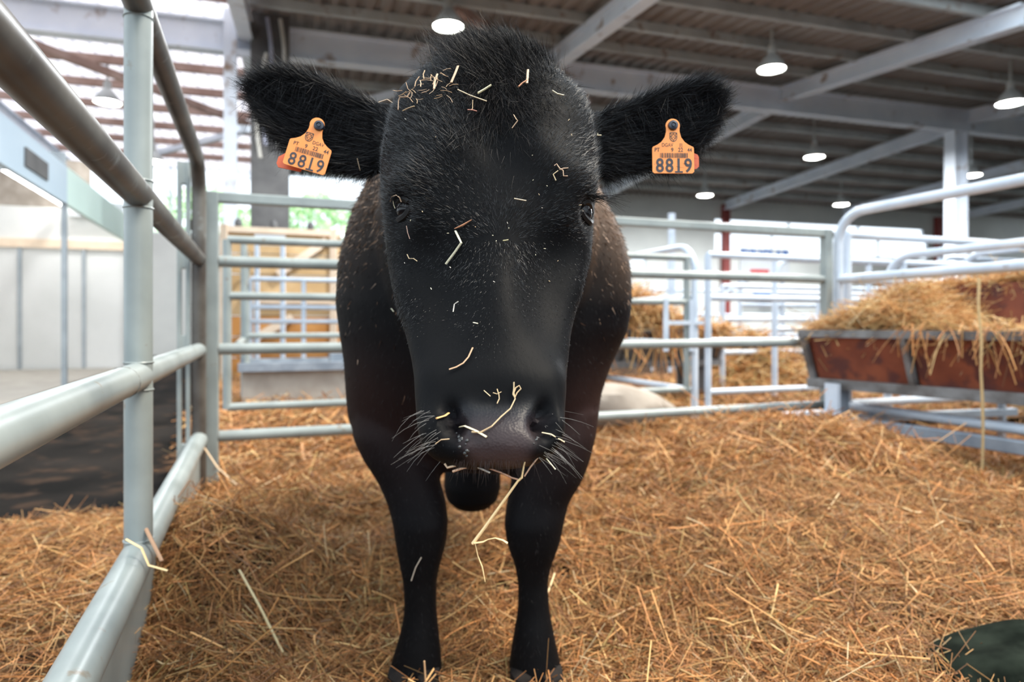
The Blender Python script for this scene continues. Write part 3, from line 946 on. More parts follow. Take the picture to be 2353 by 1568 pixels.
# ------------------------------------------------------------------ hay troughs
def trough(o2, ang, L, lab, legs=True, board=True):
    a2 = np.array([math.cos(ang), math.sin(ang)])
    b2 = np.array([-a2[1], a2[0]])
    if b2[1] < 0:
        b2 = -b2
    tp = lambda s, bb, z: p3(o2 + a2 * s + b2 * bb, z)
    A3, B3 = np.append(a2, 0), np.append(b2, 0)
    t = thing('hay_trough', tp(L / 2, 0.3, FZ), lab, 'trough')
    zt, zb, wt, ins = 0.68, 0.40, 0.64, 0.11
    k = max(2, int(round(L / 0.61)))
    for i in range(k):
        s0, s1 = L * i / k + 0.03, L * (i + 1) / k - 0.03
        for f0, f1 in ((0.0, ins), (wt, wt - ins)):
            n_ = 0.012 if f0 == 0 else -0.012
            v = [tp(s0, f0, zt), tp(s1, f0, zt), tp(s1, f1, zb), tp(s0, f1, zb)]
            v += [p + B3 * n_ for p in v]
            MB().add(v, [(0, 1, 2, 3), (7, 6, 5, 4), (0, 4, 5, 1), (1, 5, 6, 2), (2, 6, 7, 3), (3, 7, 4, 0)]).build('side_board', M['trough_red'], t)
    for i in range(k + 1):
        s = L * i / k
        for f0, f1 in ((-0.012, ins - 0.012), (wt + 0.012, wt - ins + 0.012)):
            MB().bar(tp(s, f0, zt), tp(s, f1, zb), 0.05, 0.03, A3).build('rib', M['trough_grey'], t)
    for f in (-0.01, wt + 0.01):
        MB().bar(tp(-0.03, f, zt + 0.012), tp(L + 0.03, f, zt + 0.012), 0.035, 0.045).build('rim', M['trough_grey'], t)
    for f in (ins - 0.02, wt - ins + 0.02):
        MB().bar(tp(-0.03, f, zb - 0.02), tp(L + 0.03, f, zb - 0.02), 0.05, 0.06).build('bottom_beam', M['trough_grey'], t)
    MB().box(tp(L / 2, wt / 2, zb - 0.01), A3 * L / 2, B3 * (wt / 2 - ins), (0, 0, 0.012)).build('floor_board', M['trough_red'], t)
    for s in (0.0, L):
        v = [tp(s, 0, zt), tp(s, wt, zt), tp(s, wt - ins, zb), tp(s, ins, zb)]
        v += [p + A3 * 0.015 for p in v]
        MB().add(v, [(0, 1, 2, 3), (7, 6, 5, 4), (0, 4, 5, 1), (1, 5, 6, 2), (2, 6, 7, 3), (3, 7, 4, 0)]).build('end_board', M['trough_red'], t)
    if board:
        MB().box(tp(L * 0.62, wt + 0.03, 0.84), A3 * L * 0.42, B3 * 0.012, (0, 0, 0.15)).build('back_board', M['trough_red'], t)
    return t, tp, a2, b2

T1 = np.array([1.835, 4.28])
tr1, tp1, ta, tb = trough(T1, math.radians(-58), 1.85, 'red-brown timber hay trough with weathered frame at the right')
lg = tp1(0.16, 0.10, 0)[:2]
MB().box(p3(lg, 0.17), np.append(V2 * 0.07, 0), np.append(U2 * 0.02, 0), (0, 0, 0.22)).build('leg', M['blue_steel'], tr1, bevel=0.004)
MB().box(p3(lg - V2 * 0.075 - U2 * 0.03, 0.17), np.append(V2 * 0.012, 0), np.append(U2 * 0.05, 0), (0, 0, 0.22)).build('leg_flange', M['pale_paint'], tr1)
MB().tube([p3(lg, -0.06), p3(lg, 0.10)], 0.03, 10).build('leg_foot', M['blue_steel'], tr1, True)
e1, e2_ = np.array([3.35, 4.55]), np.array([2.55, 3.0])
MB().bar(p3(lg, 0.165), p3(e1, 0.165), 0.05, 0.05).build('base_bar', M['blue_steel'], tr1, bevel=0.005)
MB().bar(p3(lg, 0.16), p3(e2_, 0.16), 0.06, 0.065).build('base_bar', M['blue_steel'], tr1, bevel=0.005)
e3 = e1 + (e2_ - lg)
MB().bar(p3(e2_, 0.16), p3(e3, 0.16), 0.05, 0.05).build('base_bar', M['blue_steel'], tr1)
for e in (lg * 0.08 + e1 * 0.92, e2_, e3):
    MB().tube([p3(e, FZ), p3(e, 0.42)], 0.026, 10).build('leg', M['blue_steel'], tr1, True)
MB().bar(p3(lg, 0.20) - np.append(V2 * 0.07, 0), p3(lg, 0.20) - np.append(V2 * 0.42, 0), 0.05, 0.05).build('base_stub', M['pale_paint'], tr1)

def hay(name, pts, lab, Lr=(0.10, 0.28), wr=(0.0025, 0.0055), tilt=0.35, bright=1.05, axis=None):
    n = len(pts)
    d = RNG.normal(size=(n, 3)) * np.array([1, 1, tilt])
    if axis is not None:
        d = d * 0.6 + np.asarray(axis) * RNG.choice([-1, 1], n)[:, None]
    d = nrm(d)
    L = RNG.uniform(*Lr, n)
    bend = RNG.normal(0, 0.2, (n, 3))
    bend[:, 2] -= 0.25
    c = STRAW[RNG.choice([0, 1, 4, 5, 8, 7], n, p=[0.25, 0.3, 0.2, 0.1, 0.08, 0.07])] * RNG.uniform(0.8, 1.15, (n, 1)) * bright
    me = strands(name, pts - d * (L / 2)[:, None], d, L, RNG.uniform(*wr, n), bend, np.clip(c * np.array([0.97, 0.88, 0.76]), 0, 0.95), 2, 3)
    o = put(name, me, M['straw'])
    return tag(o, lab, 'hay', kind='stuff')

n = 9000
s = RNG.uniform(-0.06, 1.9, n)
bb = RNG.uniform(0.05, 0.62, n)
top = 0.06 + 0.27 * np.exp(-((s - 0.42) / 0.27) ** 2) * (0.35 + 0.65 * np.sin(np.clip(bb / 0.64, 0, 1) * math.pi * 0.62)) + 0.02
top = np.where(s > 0.78, np.where(bb < 0.22, 0.07, 0.0), top)
z = 0.62 + (top + 0.05) * RNG.random(n) ** 0.45
pts = np.stack([*(T1[:, None] + ta[:, None] * s + tb[:, None] * bb), z], 1)
n2 = 2600                                      # over the back board
s = RNG.uniform(0.35, 1.95, n2)
bb = 0.70 + np.abs(RNG.normal(0, 0.07, n2))
z = 0.99 + (0.02 + 0.22 * np.clip((s - 0.7) / 0.9, 0, 1)) * RNG.random(n2)
pts2 = np.stack([*(T1[:, None] + ta[:, None] * s + tb[:, None] * bb), z], 1)
hay('hay_heap', np.concatenate([pts, pts2]), 'golden hay heaped in and over the red-brown trough')
# stalks hanging over the front rim
n = 90
s = RNG.uniform(0.55, 1.5, n)
root = np.stack([*(T1[:, None] + ta[:, None] * s - tb[:, None] * RNG.uniform(0.01, 0.05, n)), RNG.uniform(0.69, 0.76, n)], 1)
d = np.stack([RNG.normal(-0.15, 0.5, n), RNG.normal(-0.25, 0.2, n), RNG.uniform(-0.9, 0.1, n)], 1)
bend = np.zeros((n, 3))
bend[:, 2] = -RNG.uniform(0.2, 0.9, n)
me = strands('hanging_stalks', root, nrm(d), RNG.uniform(0.06, 0.20, n), RNG.uniform(0.004, 0.008, n), bend, np.clip(straw_cols(n, 1.25), 0, 0.9), 3, 3)
tag(put('hanging_stalks', me, M['straw']), 'straw stalks dangling over the front rim of the trough', 'hay', kind='stuff')
ls = np.array([[2250, 640, 3.35], [2248, 700, 3.33], [2255, 780, 3.32], [2254, 850, 3.31], [2258, 930, 3.31], [2259, 1000, 3.31], [2257, 1082, 3.31]])
MBp = np.stack([P(*r) for r in ls])
o = MB().tube(MBp, [0.007, 0.006, 0.007, 0.006, 0.007, 0.006, 0.006], 6).build('straw_stalk', None, smooth=True)
set_col(o.data, (0.55, 0.38, 0.18)); o.data.materials.append(M['straw'])
tag(o, 'single long straw stalk hanging below the trough front', 'straw stalk')

# the dark feeder behind the gate, right of the cow
T2 = G(1395, 6.1)
tr2, tp2, ta2, tb2 = trough(T2 - V2 * 0.3, math.radians(20.3), 1.55, 'dark old hay trough standing behind the gate, right of the cow', board=False)
for ch in tr2.children:
    ch.data.materials.clear()
    ch.data.materials.append(M['steel_dark'] if 'board' in ch.name else M['trough_grey'])
for s in (0.1, 1.42):
    MB().bar(tp2(s, 0.15, FZ), tp2(s, 0.15, 0.42), 0.09, 0.07).build('leg', M['steel_dark'], tr2)
    MB().bar(tp2(s, 0.5, FZ), tp2(s, 0.5, 0.42), 0.09, 0.07).build('leg', M['steel_dark'], tr2)
n = 4200
s = RNG.uniform(-0.1, 1.6, n)
bb = RNG.uniform(-0.08, 0.68, n)
z = 0.60 + (0.14 + 0.36 * np.exp(-((s - 0.55) / 0.5) ** 2)) * RNG.random(n) ** 0.5
pts = np.stack([*((T2 - V2 * 0.3)[:, None] + ta2[:, None] * s + tb2[:, None] * bb), z], 1)
hay('hay_heap', pts, 'orange hay piled on the dark trough behind the gate', wr=(0.005, 0.011), Lr=(0.14, 0.36))
n = 60
s = RNG.uniform(0.0, 1.1, n)
root = np.stack([*((T2 - V2 * 0.3)[:, None] + ta2[:, None] * s - tb2[:, None] * 0.06), RNG.uniform(0.68, 0.85, n)], 1)
d = np.stack([RNG.normal(0, 0.25, n), -RNG.uniform(0.05, 0.3, n), -np.ones(n)], 1)
me = strands('hanging_stalks', root, nrm(d), RNG.uniform(0.2, 0.55, n), RNG.uniform(0.008, 0.016, n), RNG.normal(0, 0.1, (n, 3)), np.clip(straw_cols(n, 1.2), 0, 0.9), 3, 3)
tag(put('hanging_stalks', me, M['straw']), 'orange straw strands hanging down from the dark trough', 'hay', kind='stuff')
# straw heap far right of it
n = 2500
c = G(1735, 7.6)
d2 = RNG.normal(size=(n, 2)) * np.array([0.42, 0.3])
z = 0.05 + 0.66 * np.exp(-((d2 / np.array([0.45, 0.4])) ** 2).sum(1)) * RNG.random(n) ** 0.4
hay('hay_heap', np.stack([c[0] + d2[:, 0], c[1] + d2[:, 1], z], 1), 'tan straw pile among the far white-blue panels', wr=(0.008, 0.016), Lr=(0.2, 0.45))

# pale sack lying behind the gate
sc = G(1425, 4.75)
q = MB()
rings = []
for i in range(15):
    u = i / 14
    a = math.sin(math.pi * min(max(u, 0.02), 0.98)) ** 0.55
    cc = sc - V2 * 0.42 + V2 * 0.84 * u
    th = np.linspace(0, 2 * math.pi, 20, endpoint=False)
    wob = 1 + 0.06 * np.sin(3 * th + 4 * u) + 0.04 * np.sin(7 * th + 9 * u)
    rr = np.stack([U2[0] * np.cos(th) * 0.24 * a * wob, U2[1] * np.cos(th) * 0.24 * a * wob, np.sin(th) * (0.20 - 0.09 * u) * a * wob], 1)
    rings.append(np.array([cc[0], cc[1], 0.20 - 0.05 * u]) + rr)
q.rings(rings)
tag(q.build('feed_sack', M['sack'], smooth=True), 'pale full sack lying in the straw behind the gate rails', 'sack')

# dark olive cloth at the lower right corner
cx, cy = G(2400, 1.47)
xs = np.linspace(-0.26, 0.26, 40)
ys = np.linspace(-0.16, 0.16, 28)
Xg, Yg = np.meshgrid(xs, ys)
rr = np.sqrt((Xg / 0.26) ** 2 + (Yg / 0.16) ** 2)
Zg = 0.085 * np.clip(1 - rr ** 2.2, 0, 1) ** 0.6 + 0.018 * np.sin(16 * Xg + 22 * Yg) * np.clip(1 - rr, 0, 1) + 0.010 * np.sin(-31 * Xg + 17 * Yg) * np.clip(1 - rr, 0, 1)
base = float(hpen(np.array([cx - 0.1]), np.array([cy]))[0]) - 0.005
Vt = np.stack([Xg + cx, Yg + cy, base + Zg], -1).reshape(-1, 3)
Vb = Vt.copy()
Vb[:, 2] = base - 0.012
n0 = len(Vt)
i = np.arange(n0).reshape(28, 40)
Ft = np.stack([i[:-1, :-1], i[:-1, 1:], i[1:, 1:], i[1:, :-1]], -1).reshape(-1, 4)
ring = list(i[0, :]) + list(i[1:, -1]) + list(i[-1, -2::-1]) + list(i[-2:0:-1, 0])
Fs = [(ring[k], ring[(k + 1) % len(ring)]) for k in range(len(ring))]
Fs = np.array([(b_, a_, a_ + n0, b_ + n0) for a_, b_ in Fs])
me = raw_mesh('folded_cloth', np.concatenate([Vt, Vb]), np.concatenate([Ft, Ft[:, ::-1] + n0, Fs]), 4)
tag(put('folded_cloth', me, M['cloth'], None, True), 'dark olive crumpled cloth lying on the straw in the near corner', 'cloth')

# ------------------------------------------------------------------ the cow: one continuous body
def interp_rows(rows, m):
    rows = np.array(rows, float)
    t = np.concatenate([[0], np.cumsum(np.abs(np.diff(rows[:, 0])))])
    tt = np.linspace(0, t[-1], m)
    return np.stack([np.interp(tt, t, rows[:, k]) for k in range(rows.shape[1])], 1)

def slices(rows, m, nf, nb, N=56):
    out = []
    for py, xl, xr, Yf, Yw, Yb in interp_rows(rows, m):
        x0, x1 = (xl - CX) * Yw / F, (xr - CX) * Yw / F
        z = CZ + (HY - py) * Yw / F
        a = np.linspace(0, 2 * math.pi, N, endpoint=False)
        c, s_ = np.cos(a), np.sin(a)
        e = nf(py)
        ef = np.where(s_ > 0, e, nb)
        x = (x0 + x1) / 2 + (x1 - x0) / 2 * np.sign(c) * np.abs(c) ** (2 / ef)
        y = np.where(s_ > 0, Yw + (Yf - Yw) * np.abs(s_) ** (2 / ef), Yw + (Yb - Yw) * np.abs(s_) ** (2 / ef))
        out.append(np.stack([x, y, np.full(N, z)], 1))
    return out

head_rows = [
    (112, 1090, 1160, 0.985, 1.02, 1.05),
    (125, 1045, 1215, 0.965, 1.02, 1.07),
    (150, 1000, 1262, 0.945, 1.02, 1.10),
    (200, 945, 1300, 0.925, 1.02, 1.16),
    (240, 912, 1338, 0.912, 1.02, 1.20),
    (300, 892, 1360, 0.898, 1.01, 1.22),
    (360, 884, 1368, 0.886, 1.00, 1.24),
    (420, 882, 1368, 0.876, 0.99, 1.24),
    (480, 886, 1362, 0.866, 0.98, 1.24),
    (540, 889, 1360, 0.852, 0.97, 1.23),
    (600, 892, 1357, 0.840, 0.95, 1.20),
    (650, 900, 1342, 0.826, 0.93, 1.16),
    (715, 915, 1325, 0.806, 0.90, 1.10),
    (780, 936, 1309, 0.785, 0.87, 1.03),
    (830, 950, 1302, 0.768, 0.85, 0.97),
    (870, 957, 1300, 0.752, 0.83, 0.93),
    (914, 958, 1298, 0.738, 0.81, 0.90),
    (960, 960, 1296, 0.726, 0.80, 0.88),
    (1000, 966, 1290, 0.718, 0.79, 0.87),
    (1030, 980, 1278, 0.718, 0.785, 0.86),
    (1052, 1008, 1248, 0.727, 0.785, 0.85),
    (1066, 1050, 1205, 0.745, 0.785, 0.84),
]
parts = MB()
parts.rings(slices(head_rows, 70, lambda py: np.interp(py, [100, 250, 480, 620, 760, 880, 1000], [2.2, 2.6, 2.7, 2.15, 2.1, 2.5, 2.9]), 2.3))

def ear(Up, Lo, Y0, Y1, cup=0.022):
    m = 16
    def rs(c):
        c = np.array(c, float)
        t = np.concatenate([[0], np.cumsum(np.linalg.norm(np.diff(c, axis=0), axis=1))])
        tt = np.linspace(0, t[-1], m)
        return np.stack([np.interp(tt, t, c[:, 0]), np.interp(tt, t, c[:, 1])], 1)
    Up, Lo = rs(Up), rs(Lo)
    ringsl = []
    for k in range(m):
        t = k / (m - 1)
        Yc = Y0 + (Y1 - Y0) * t
        w = math.sin(math.pi * min(1, 0.25 + 0.75 * t)) ** 0.5 if t < 0.999 else 0.15
        fr, bk = [], []
        for a in np.linspace(0, 1, 13):
            q = Up[k] * (1 - a) + Lo[k] * a
            hol = math.sin(math.pi * a)
            yf = Yc + cup * hol * max(w, 0.1) * np.clip((t - 0.12) * 5, -0.8, 1)
            yb = yf + 0.013 + 0.028 * hol * (1 - 0.55 * t)
            fr.append(P(q[0], q[1], yf))
            bk.append(P(q[0], q[1], yb))
        ringsl.append(np.array(fr + bk[::-1]))
    parts.rings(ringsl)
ear([(905, 236), (840, 230), (790, 207), (740, 179), (690, 162), (640, 157), (602, 164), (576, 181), (566, 206)],
    [(905, 400), (850, 402), (800, 392), (750, 386), (693, 366), (648, 332), (613, 290), (584, 250), (568, 212)], 1.03, 1.05)
ear([(1345, 262), (1420, 247), (1480, 223), (1530, 201), (1580, 187), (1622, 184), (1650, 197), (1664, 226)],
    [(1345, 425), (1420, 400), (1480, 388), (1530, 386), (1578, 368), (1610, 332), (1638, 300), (1662, 236)], 1.03, 1.05)

torso_rows = [
    (250, 1010, 1230, 1.55, 1.68, 2.1),
    (290, 960, 1270, 1.50, 1.66, 2.2),
    (360, 895, 1332, 1.47, 1.65, 2.3),
    (430, 852, 1374, 1.44, 1.64, 2.3),
    (500, 816, 1406, 1.42, 1.63, 2.3),
    (560, 792, 1430, 1.40, 1.62, 2.3),
    (620, 774, 1441, 1.38, 1.61, 2.3),
    (700, 769, 1442, 1.37, 1.60, 2.3),
    (760, 779, 1434, 1.37, 1.60, 2.3),
    (830, 792, 1407, 1.38, 1.60, 2.3),
    (900, 799, 1388, 1.40, 1.60, 2.3),
    (960, 806, 1380, 1.43, 1.60, 2.3),
    (1000, 826, 1366, 1.45, 1.60, 2.25),
    (1040, 872, 1322, 1.48, 1.60, 2.1),
    (1072, 955, 1240, 1.52, 1.62, 2.0),
]
parts.rings(slices(torso_rows, 40, lambda py: 2.1, 2.2, 64))

def yloft(rows, N=40):
    rs = []
    for Y, X, z, hw, hh in rows:
        a = np.linspace(0, 2 * math.pi, N, endpoint=False)
        rs.append(np.stack([X + hw * np.cos(a), np.full(N, Y), z + hh * np.sin(a)], 1))
    parts.rings(rs)
yloft([(1.05, -0.035, 1.00, 0.09, 0.12), (1.12, -0.04, 1.0, 0.125, 0.19), (1.22, -0.045, 0.97, 0.15, 0.25), (1.36, -0.05, 0.93, 0.20, 0.31), (1.5, -0.06, 0.9, 0.25, 0.36), (1.65, -0.07, 0.88, 0.28, 0.36)])
yloft([(1.5, -0.07, 0.9, 0.1, 0.2), (1.62, -0.07, 0.88, 0.26, 0.36), (1.8, -0.07, 0.86, 0.32, 0.40), (2.1, -0.07, 0.84, 0.36, 0.42), (2.5, -0.07, 0.84, 0.37, 0.41), (2.8, -0.07, 0.90, 0.34, 0.36), (3.02, -0.07, 0.94, 0.27, 0.29), (3.12, -0.07, 0.95, 0.14, 0.16)])
# front legs
def leg(rows, Yt, Yb_):
    rs = []
    R_ = interp_rows(rows, 34)
    for py, xl, xr, dm in R_:
        Y = np.interp(py, [950, 1200], [Yt, Yb_])
        x0, x1 = (xl - CX) * Y / F, (xr - CX) * Y / F
        z = CZ + (HY - py) * Y / F
        hw = (x1 - x0) / 2
        a = np.linspace(0, 2 * math.pi, 32, endpoint=False)
        rs.append(np.stack([(x0 + x1) / 2 + hw * np.cos(a), Y + hw * dm * np.sin(a), np.full(32, z)], 1))
    parts.rings(rs)
leg([(940, 812, 985, 1.2), (1000, 818, 995, 1.2), (1050, 842, 1003, 1.15), (1100, 871, 1013, 1.1), (1150, 890, 1024, 1.05), (1200, 903, 1030, 1.0), (1250, 910, 1025, 1.0), (1300, 919, 1011, 1.05), (1338, 927, 1003, 1.1), (1400, 930, 1003, 1.1), (1450, 921, 1008, 1.1), (1500, 906, 1013, 1.05), (1530, 897, 1015, 1.05), (1560, 893, 1016, 1.1)], 1.58, 1.5)
leg([(940, 1205, 1384, 1.2), (1000, 1198, 1374, 1.2), (1050, 1188, 1356, 1.15), (1100, 1176, 1335, 1.1), (1150, 1165, 1308, 1.05), (1200, 1158, 1296, 1.0), (1250, 1165, 1286, 1.0), (1300, 1183, 1267, 1.05), (1338, 1190, 1259, 1.1), (1400, 1190, 1262, 1.1), (1450, 1181, 1272, 1.1), (1500, 1173, 1282, 1.05), (1530, 1170, 1290, 1.05), (1560, 1168, 1294, 1.1)], 1.58, 1.5)
# hind legs
for sx in (-1, 1):
    x = -0.07 + sx * 0.29
    parts.tube([(x - sx * 0.06, 2.85, 0.80), (x, 2.80, 0.58), (x, 2.98, 0.36), (x + sx * 0.01, 2.95, 0.18), (x + sx * 0.01, 2.88, -0.02)], [0.19, 0.14, 0.085, 0.06, 0.065], 20)
# soft hanging pouch below the belly
rs = []
for z, r_ in ((0.50, 0.05), (0.42, 0.06), (0.36, 0.075), (0.30, 0.086), (0.25, 0.088), (0.21, 0.078), (0.185, 0.05), (0.175, 0.015)):
    a = np.linspace(0, 2 * math.pi, 24, endpoint=False)
    rs.append(np.stack([-0.122 + r_ * np.cos(a), 2.1 + r_ * 0.95 * np.sin(a), np.full(24, z)], 1))
parts.rings(rs)

me = parts.mesh('tmp_body')
tmp = bpy.data.objects.new('tmp_body', me)
COL.objects.link(tmp)
mod = tmp.modifiers.new('r', 'REMESH')
mod.mode = 'VOXEL'
mod.voxel_size = 0.0062
mod.use_smooth_shade = True
mod = tmp.modifiers.new('s', 'SMOOTH')
mod.factor = 0.5
mod.iterations = 9
dg = bpy.context.evaluated_depsgraph_get()
body_me = bpy.data.meshes.new_from_object(tmp.evaluated_get(dg))
bpy.data.objects.remove(tmp)
bpy.data.meshes.remove(me)
body_me.name = 'cow'

def get_co(me):
    a = np.empty(len(me.vertices) * 3, np.float32)
    me.vertices.foreach_get('co', a)
    return a.reshape(-1, 3).astype(float)

def get_no(me):
    a = np.empty(len(me.vertices) * 3, np.float32)
    me.vertices.foreach_get('normal', a)
    return a.reshape(-1, 3).astype(float)

def make_bvh(me, co):
    fs = [tuple(p.vertices) for p in me.polygons if co[p.vertices[0]][1] < 1.75]
    return BVHTree.FromPolygons(co.tolist(), fs)
EYE = Vector((0, 0, CZ))
def hit(bvh, px, py):
    d = Vector(P(px, py, 1.0)) - EYE
    d.normalize()
    loc, no, idx, dist = bvh.ray_cast(EYE, d, 3.0)
    if loc is None:
        p = P(px, py, 0.95)
        return p, np.array([0, -1.0, 0])
    no = np.array(no)
    if np.dot(no, np.array(d)) > 0:
        no = -no
    return np.array(loc), no

co = get_co(body_me)
bvh = make_bvh(body_me, co)
front = co[:, 1] < 1.35
def brush(px, py, r, amt, stretch=None):
    c, n_ = hit(bvh, px, py)
    d = co - c
    if stretch is not None:                       # longer along the image direction 'stretch'
        ax = nrm(P(px + stretch[0], py + stretch[1], c[1]) - P(px, py, c[1]))
        al = d @ ax
        d = d - np.outer(al, ax) * (1 - 1 / stretch[2])
    k = np.exp(-(np.linalg.norm(d, axis=1) / r) ** 2)
    k[~front] = 0
    co[:] += np.outer(k * amt, n_)
B = [
    (924, 478, 0.022, -0.014), (1349, 482, 0.022, -0.014),
    (950, 420, 0.040, 0.018), (1322, 422, 0.040, 0.018), (975, 500, 0.03, 0.006), (1295, 502, 0.03, 0.006),
    (965, 585, 0.045, -0.014), (1292, 585, 0.045, -0.014), (925, 640, 0.03, 0.006), (1330, 640, 0.03, 0.006),
    (1015, 690, 0.042, -0.017, (20, 100, 2.2)), (1262, 690, 0.042, -0.017, (-20, 100, 2.2)),
    (1145, 690, 0.045, 0.012, (0, 100, 2.4)), (968, 760, 0.03, 0.007, (20, 100, 2.0)), (1300, 760, 0.03, 0.007, (-20, 100, 2.0)),
    (1142, 330, 0.035, -0.007, (0, 100, 1.8)), (1045, 340, 0.045, 0.008), (1248, 340, 0.045, 0.008),
    (1060, 250, 0.03, 0.006), (1230, 250, 0.03, 0.006), (1140, 455, 0.05, 0.004),
    (985, 860, 0.03, 0.006), (1275, 860, 0.03, 0.006),
    (1148, 922, 0.026, -0.011, (100, 0, 2.2)), (1148, 870, 0.03, 0.005, (100, 0, 2.0)),
    (1146, 1000, 0.036, 0.010, (100, 0, 1.3)),
    (1000, 985, 0.024, 0.007), (1278, 985, 0.024, 0.007),
    (1033, 948, 0.0095, -0.022, (12, 40, 2.0)), (1046, 982, 0.011, -0.026, (12, 40, 1.6)),
    (1256, 948, 0.0095, -0.022, (-12, 40, 2.0)), (1243, 982, 0.011, -0.026, (-12, 40, 1.6)), (1022, 962, 0.010, 0.006), (1266, 962, 0.010, 0.006),
    (1060, 1030, 0.012, 0.006), (1226, 1030, 0.012, 0.006),
]
for q in B:
    brush(*q)
# wrinkled coat on brow and neck
rs_ = np.random.default_rng(5)
no = get_no(body_me)
body_me.vertices.foreach_set('co', co.astype(np.float32).ravel())
body_me.update()
no = get_no(body_me)
bodyside = np.clip((co[:, 1] - 1.36) / 0.1, 0, 1)
wob = 0.004 * np.sin(46 * co[:, 2] + 9 * np.sin(7 * co[:, 0]) + 5 * np.sin(9 * co[:, 1])) * (co[:, 1] < 1.0) * np.clip((co[:, 2] - 0.93) / 0.05, 0, 1) * np.clip((1.13 - co[:, 2]) / 0.05, 0, 1) * 0.45
wob += 0.012 * bodyside * np.sin(9 * co[:, 2] + 14 * co[:, 0] + 6 * co[:, 1]) * np.clip((co[:, 2] - 0.35) / 0.1, 0, 1) * 0.6
co += no * wob[:, None]
body_me.vertices.foreach_set('co', co.astype(np.float32).ravel())
body_me.update()
no = get_no(body_me)
bvh = make_bvh(body_me, co)

# coat colour and bare nose, kept as surface attributes
pxv = CX + co[:, 0] / co[:, 1] * F
pyv = HY - (co[:, 2] - CZ) / co[:, 1] * F
colr = np.tile(np.array([0.0036, 0.0037, 0.0045]), (len(co), 1))
bl = np.clip(vnoise(co[:, 0] * 2.2, co[:, 2] * 2.2 + co[:, 1], 8) * 0.5 + 0.5, 0, 1)
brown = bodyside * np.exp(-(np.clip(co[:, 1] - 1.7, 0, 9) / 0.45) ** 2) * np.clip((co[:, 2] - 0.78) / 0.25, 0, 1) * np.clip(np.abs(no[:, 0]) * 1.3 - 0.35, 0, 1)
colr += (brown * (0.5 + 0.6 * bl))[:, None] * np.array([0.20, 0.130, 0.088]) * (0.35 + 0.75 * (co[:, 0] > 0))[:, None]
chest = bodyside * np.exp(-((co[:, 2] - 0.55) / 0.14) ** 2) * bl
colr += chest[:, None] * np.array([0.028, 0.012, 0.009])
def inpoly(x, y, poly):
    r = np.zeros(len(x), bool)
    n_ = len(poly)
    for i in range(n_):
        x0, y0 = poly[i]
        x1, y1 = poly[(i + 1) % n_]
        cnd = ((y0 > y) != (y1 > y)) & (x < (x1 - x0) * (y - y0) / (y1 - y0 + 1e-9) + x0)
        r ^= cnd
    return r
pad = inpoly(pxv, pyv, [(1040, 938), (1050, 975), (1070, 1010), (1080, 1072), (1212, 1072), (1222, 1010), (1242, 975), (1250, 938), (1222, 925), (1150, 938), (1070, 925)]) & (co[:, 1] < 0.80)
pad = pad.astype(float)
_e = np.empty(len(body_me.edges) * 2, np.int32)
body_me.edges.foreach_get('vertices', _e)
_e = _e.reshape(-1, 2)
_deg = np.bincount(_e.ravel(), minlength=len(co)).astype(float)
for _ in range(3):
    _acc = np.bincount(_e[:, 0], pad[_e[:, 1]], len(co)) + np.bincount(_e[:, 1], pad[_e[:, 0]], len(co))
    pad = 0.4 * pad + 0.6 * _acc / np.maximum(_deg, 1)
low = np.clip((pyv - 945) / 110, 0, 1)
nose_c = np.outer(1 - low, (0.008, 0.008, 0.011)) + np.outer(low, (0.055, 0.035, 0.034))
nose_c *= (0.9 + 0.25 * np.clip(vnoise(co[:, 0] * 12, co[:, 2] * 12, 4), -1, 1))[:, None]
colr = colr * (1 - pad)[:, None] + np.clip(nose_c, 0.008, 1) * pad[:, None]
set_col(body_me, np.clip(colr, 0.004, 1))
aa = body_me.attributes.new('bare', 'FLOAT', 'POINT')
aa.data.foreach_set('value', pad.astype(np.float32))

m, nt, b = mat_new('black_coat')
at = nt.nodes.new('ShaderNodeAttribute'); at.attribute_name = 'tint'
ab = nt.nodes.new('ShaderNodeAttribute'); ab.attribute_name = 'bare'
nt.links.new(at.outputs['Color'], b.inputs['Base Color'])
tc = nt.nodes.new('ShaderNodeTexCoord')
nz = nt.nodes.new('ShaderNodeTexNoise'); nz.inputs['Scale'].default_value = 190; nz.inputs['Detail'].default_value = 3
mp = nt.nodes.new('ShaderNodeMapping'); mp.inputs['Scale'].default_value = (1, 1, 0.35)
nt.links.new(tc.outputs['Object'], mp.inputs['Vector']); nt.links.new(mp.outputs['Vector'], nz.inputs['Vector'])
vo = nt.nodes.new('ShaderNodeTexVoronoi'); vo.inputs['Scale'].default_value = 330
nt.links.new(tc.outputs['Object'], vo.inputs['Vector'])
mh = nt.nodes.new('ShaderNodeMix'); mh.data_type = 'FLOAT'
nt.links.new(ab.outputs['Fac'], mh.inputs[0]); nt.links.new(nz.outputs['Fac'], mh.inputs[2]); nt.links.new(vo.outputs['Distance'], mh.inputs[3])
bp = nt.nodes.new('ShaderNodeBump'); bp.inputs['Strength'].default_value = 0.35; bp.inputs['Distance'].default_value = 0.0010
nt.links.new(mh.outputs[0], bp.inputs['Height']); nt.links.new(bp.outputs['Normal'], b.inputs['Normal'])
mr = nt.nodes.new('ShaderNodeMapRange'); mr.inputs['To Min'].default_value = 0.55; mr.inputs['To Max'].default_value = 0.42
ms = nt.nodes.new('ShaderNodeMapRange'); ms.inputs['To Min'].default_value = 0.06; ms.inputs['To Max'].default_value = 0.20
nt.links.new(ab.outputs['Fac'], ms.inputs['Value']); nt.links.new(ms.outputs['Result'], b.inputs['Specular IOR Level'])
nt.links.new(ab.outputs['Fac'], mr.inputs['Value']); nt.links.new(mr.outputs['Result'], b.inputs['Roughness'])
b.inputs['Specular IOR Level'].default_value = 0.10
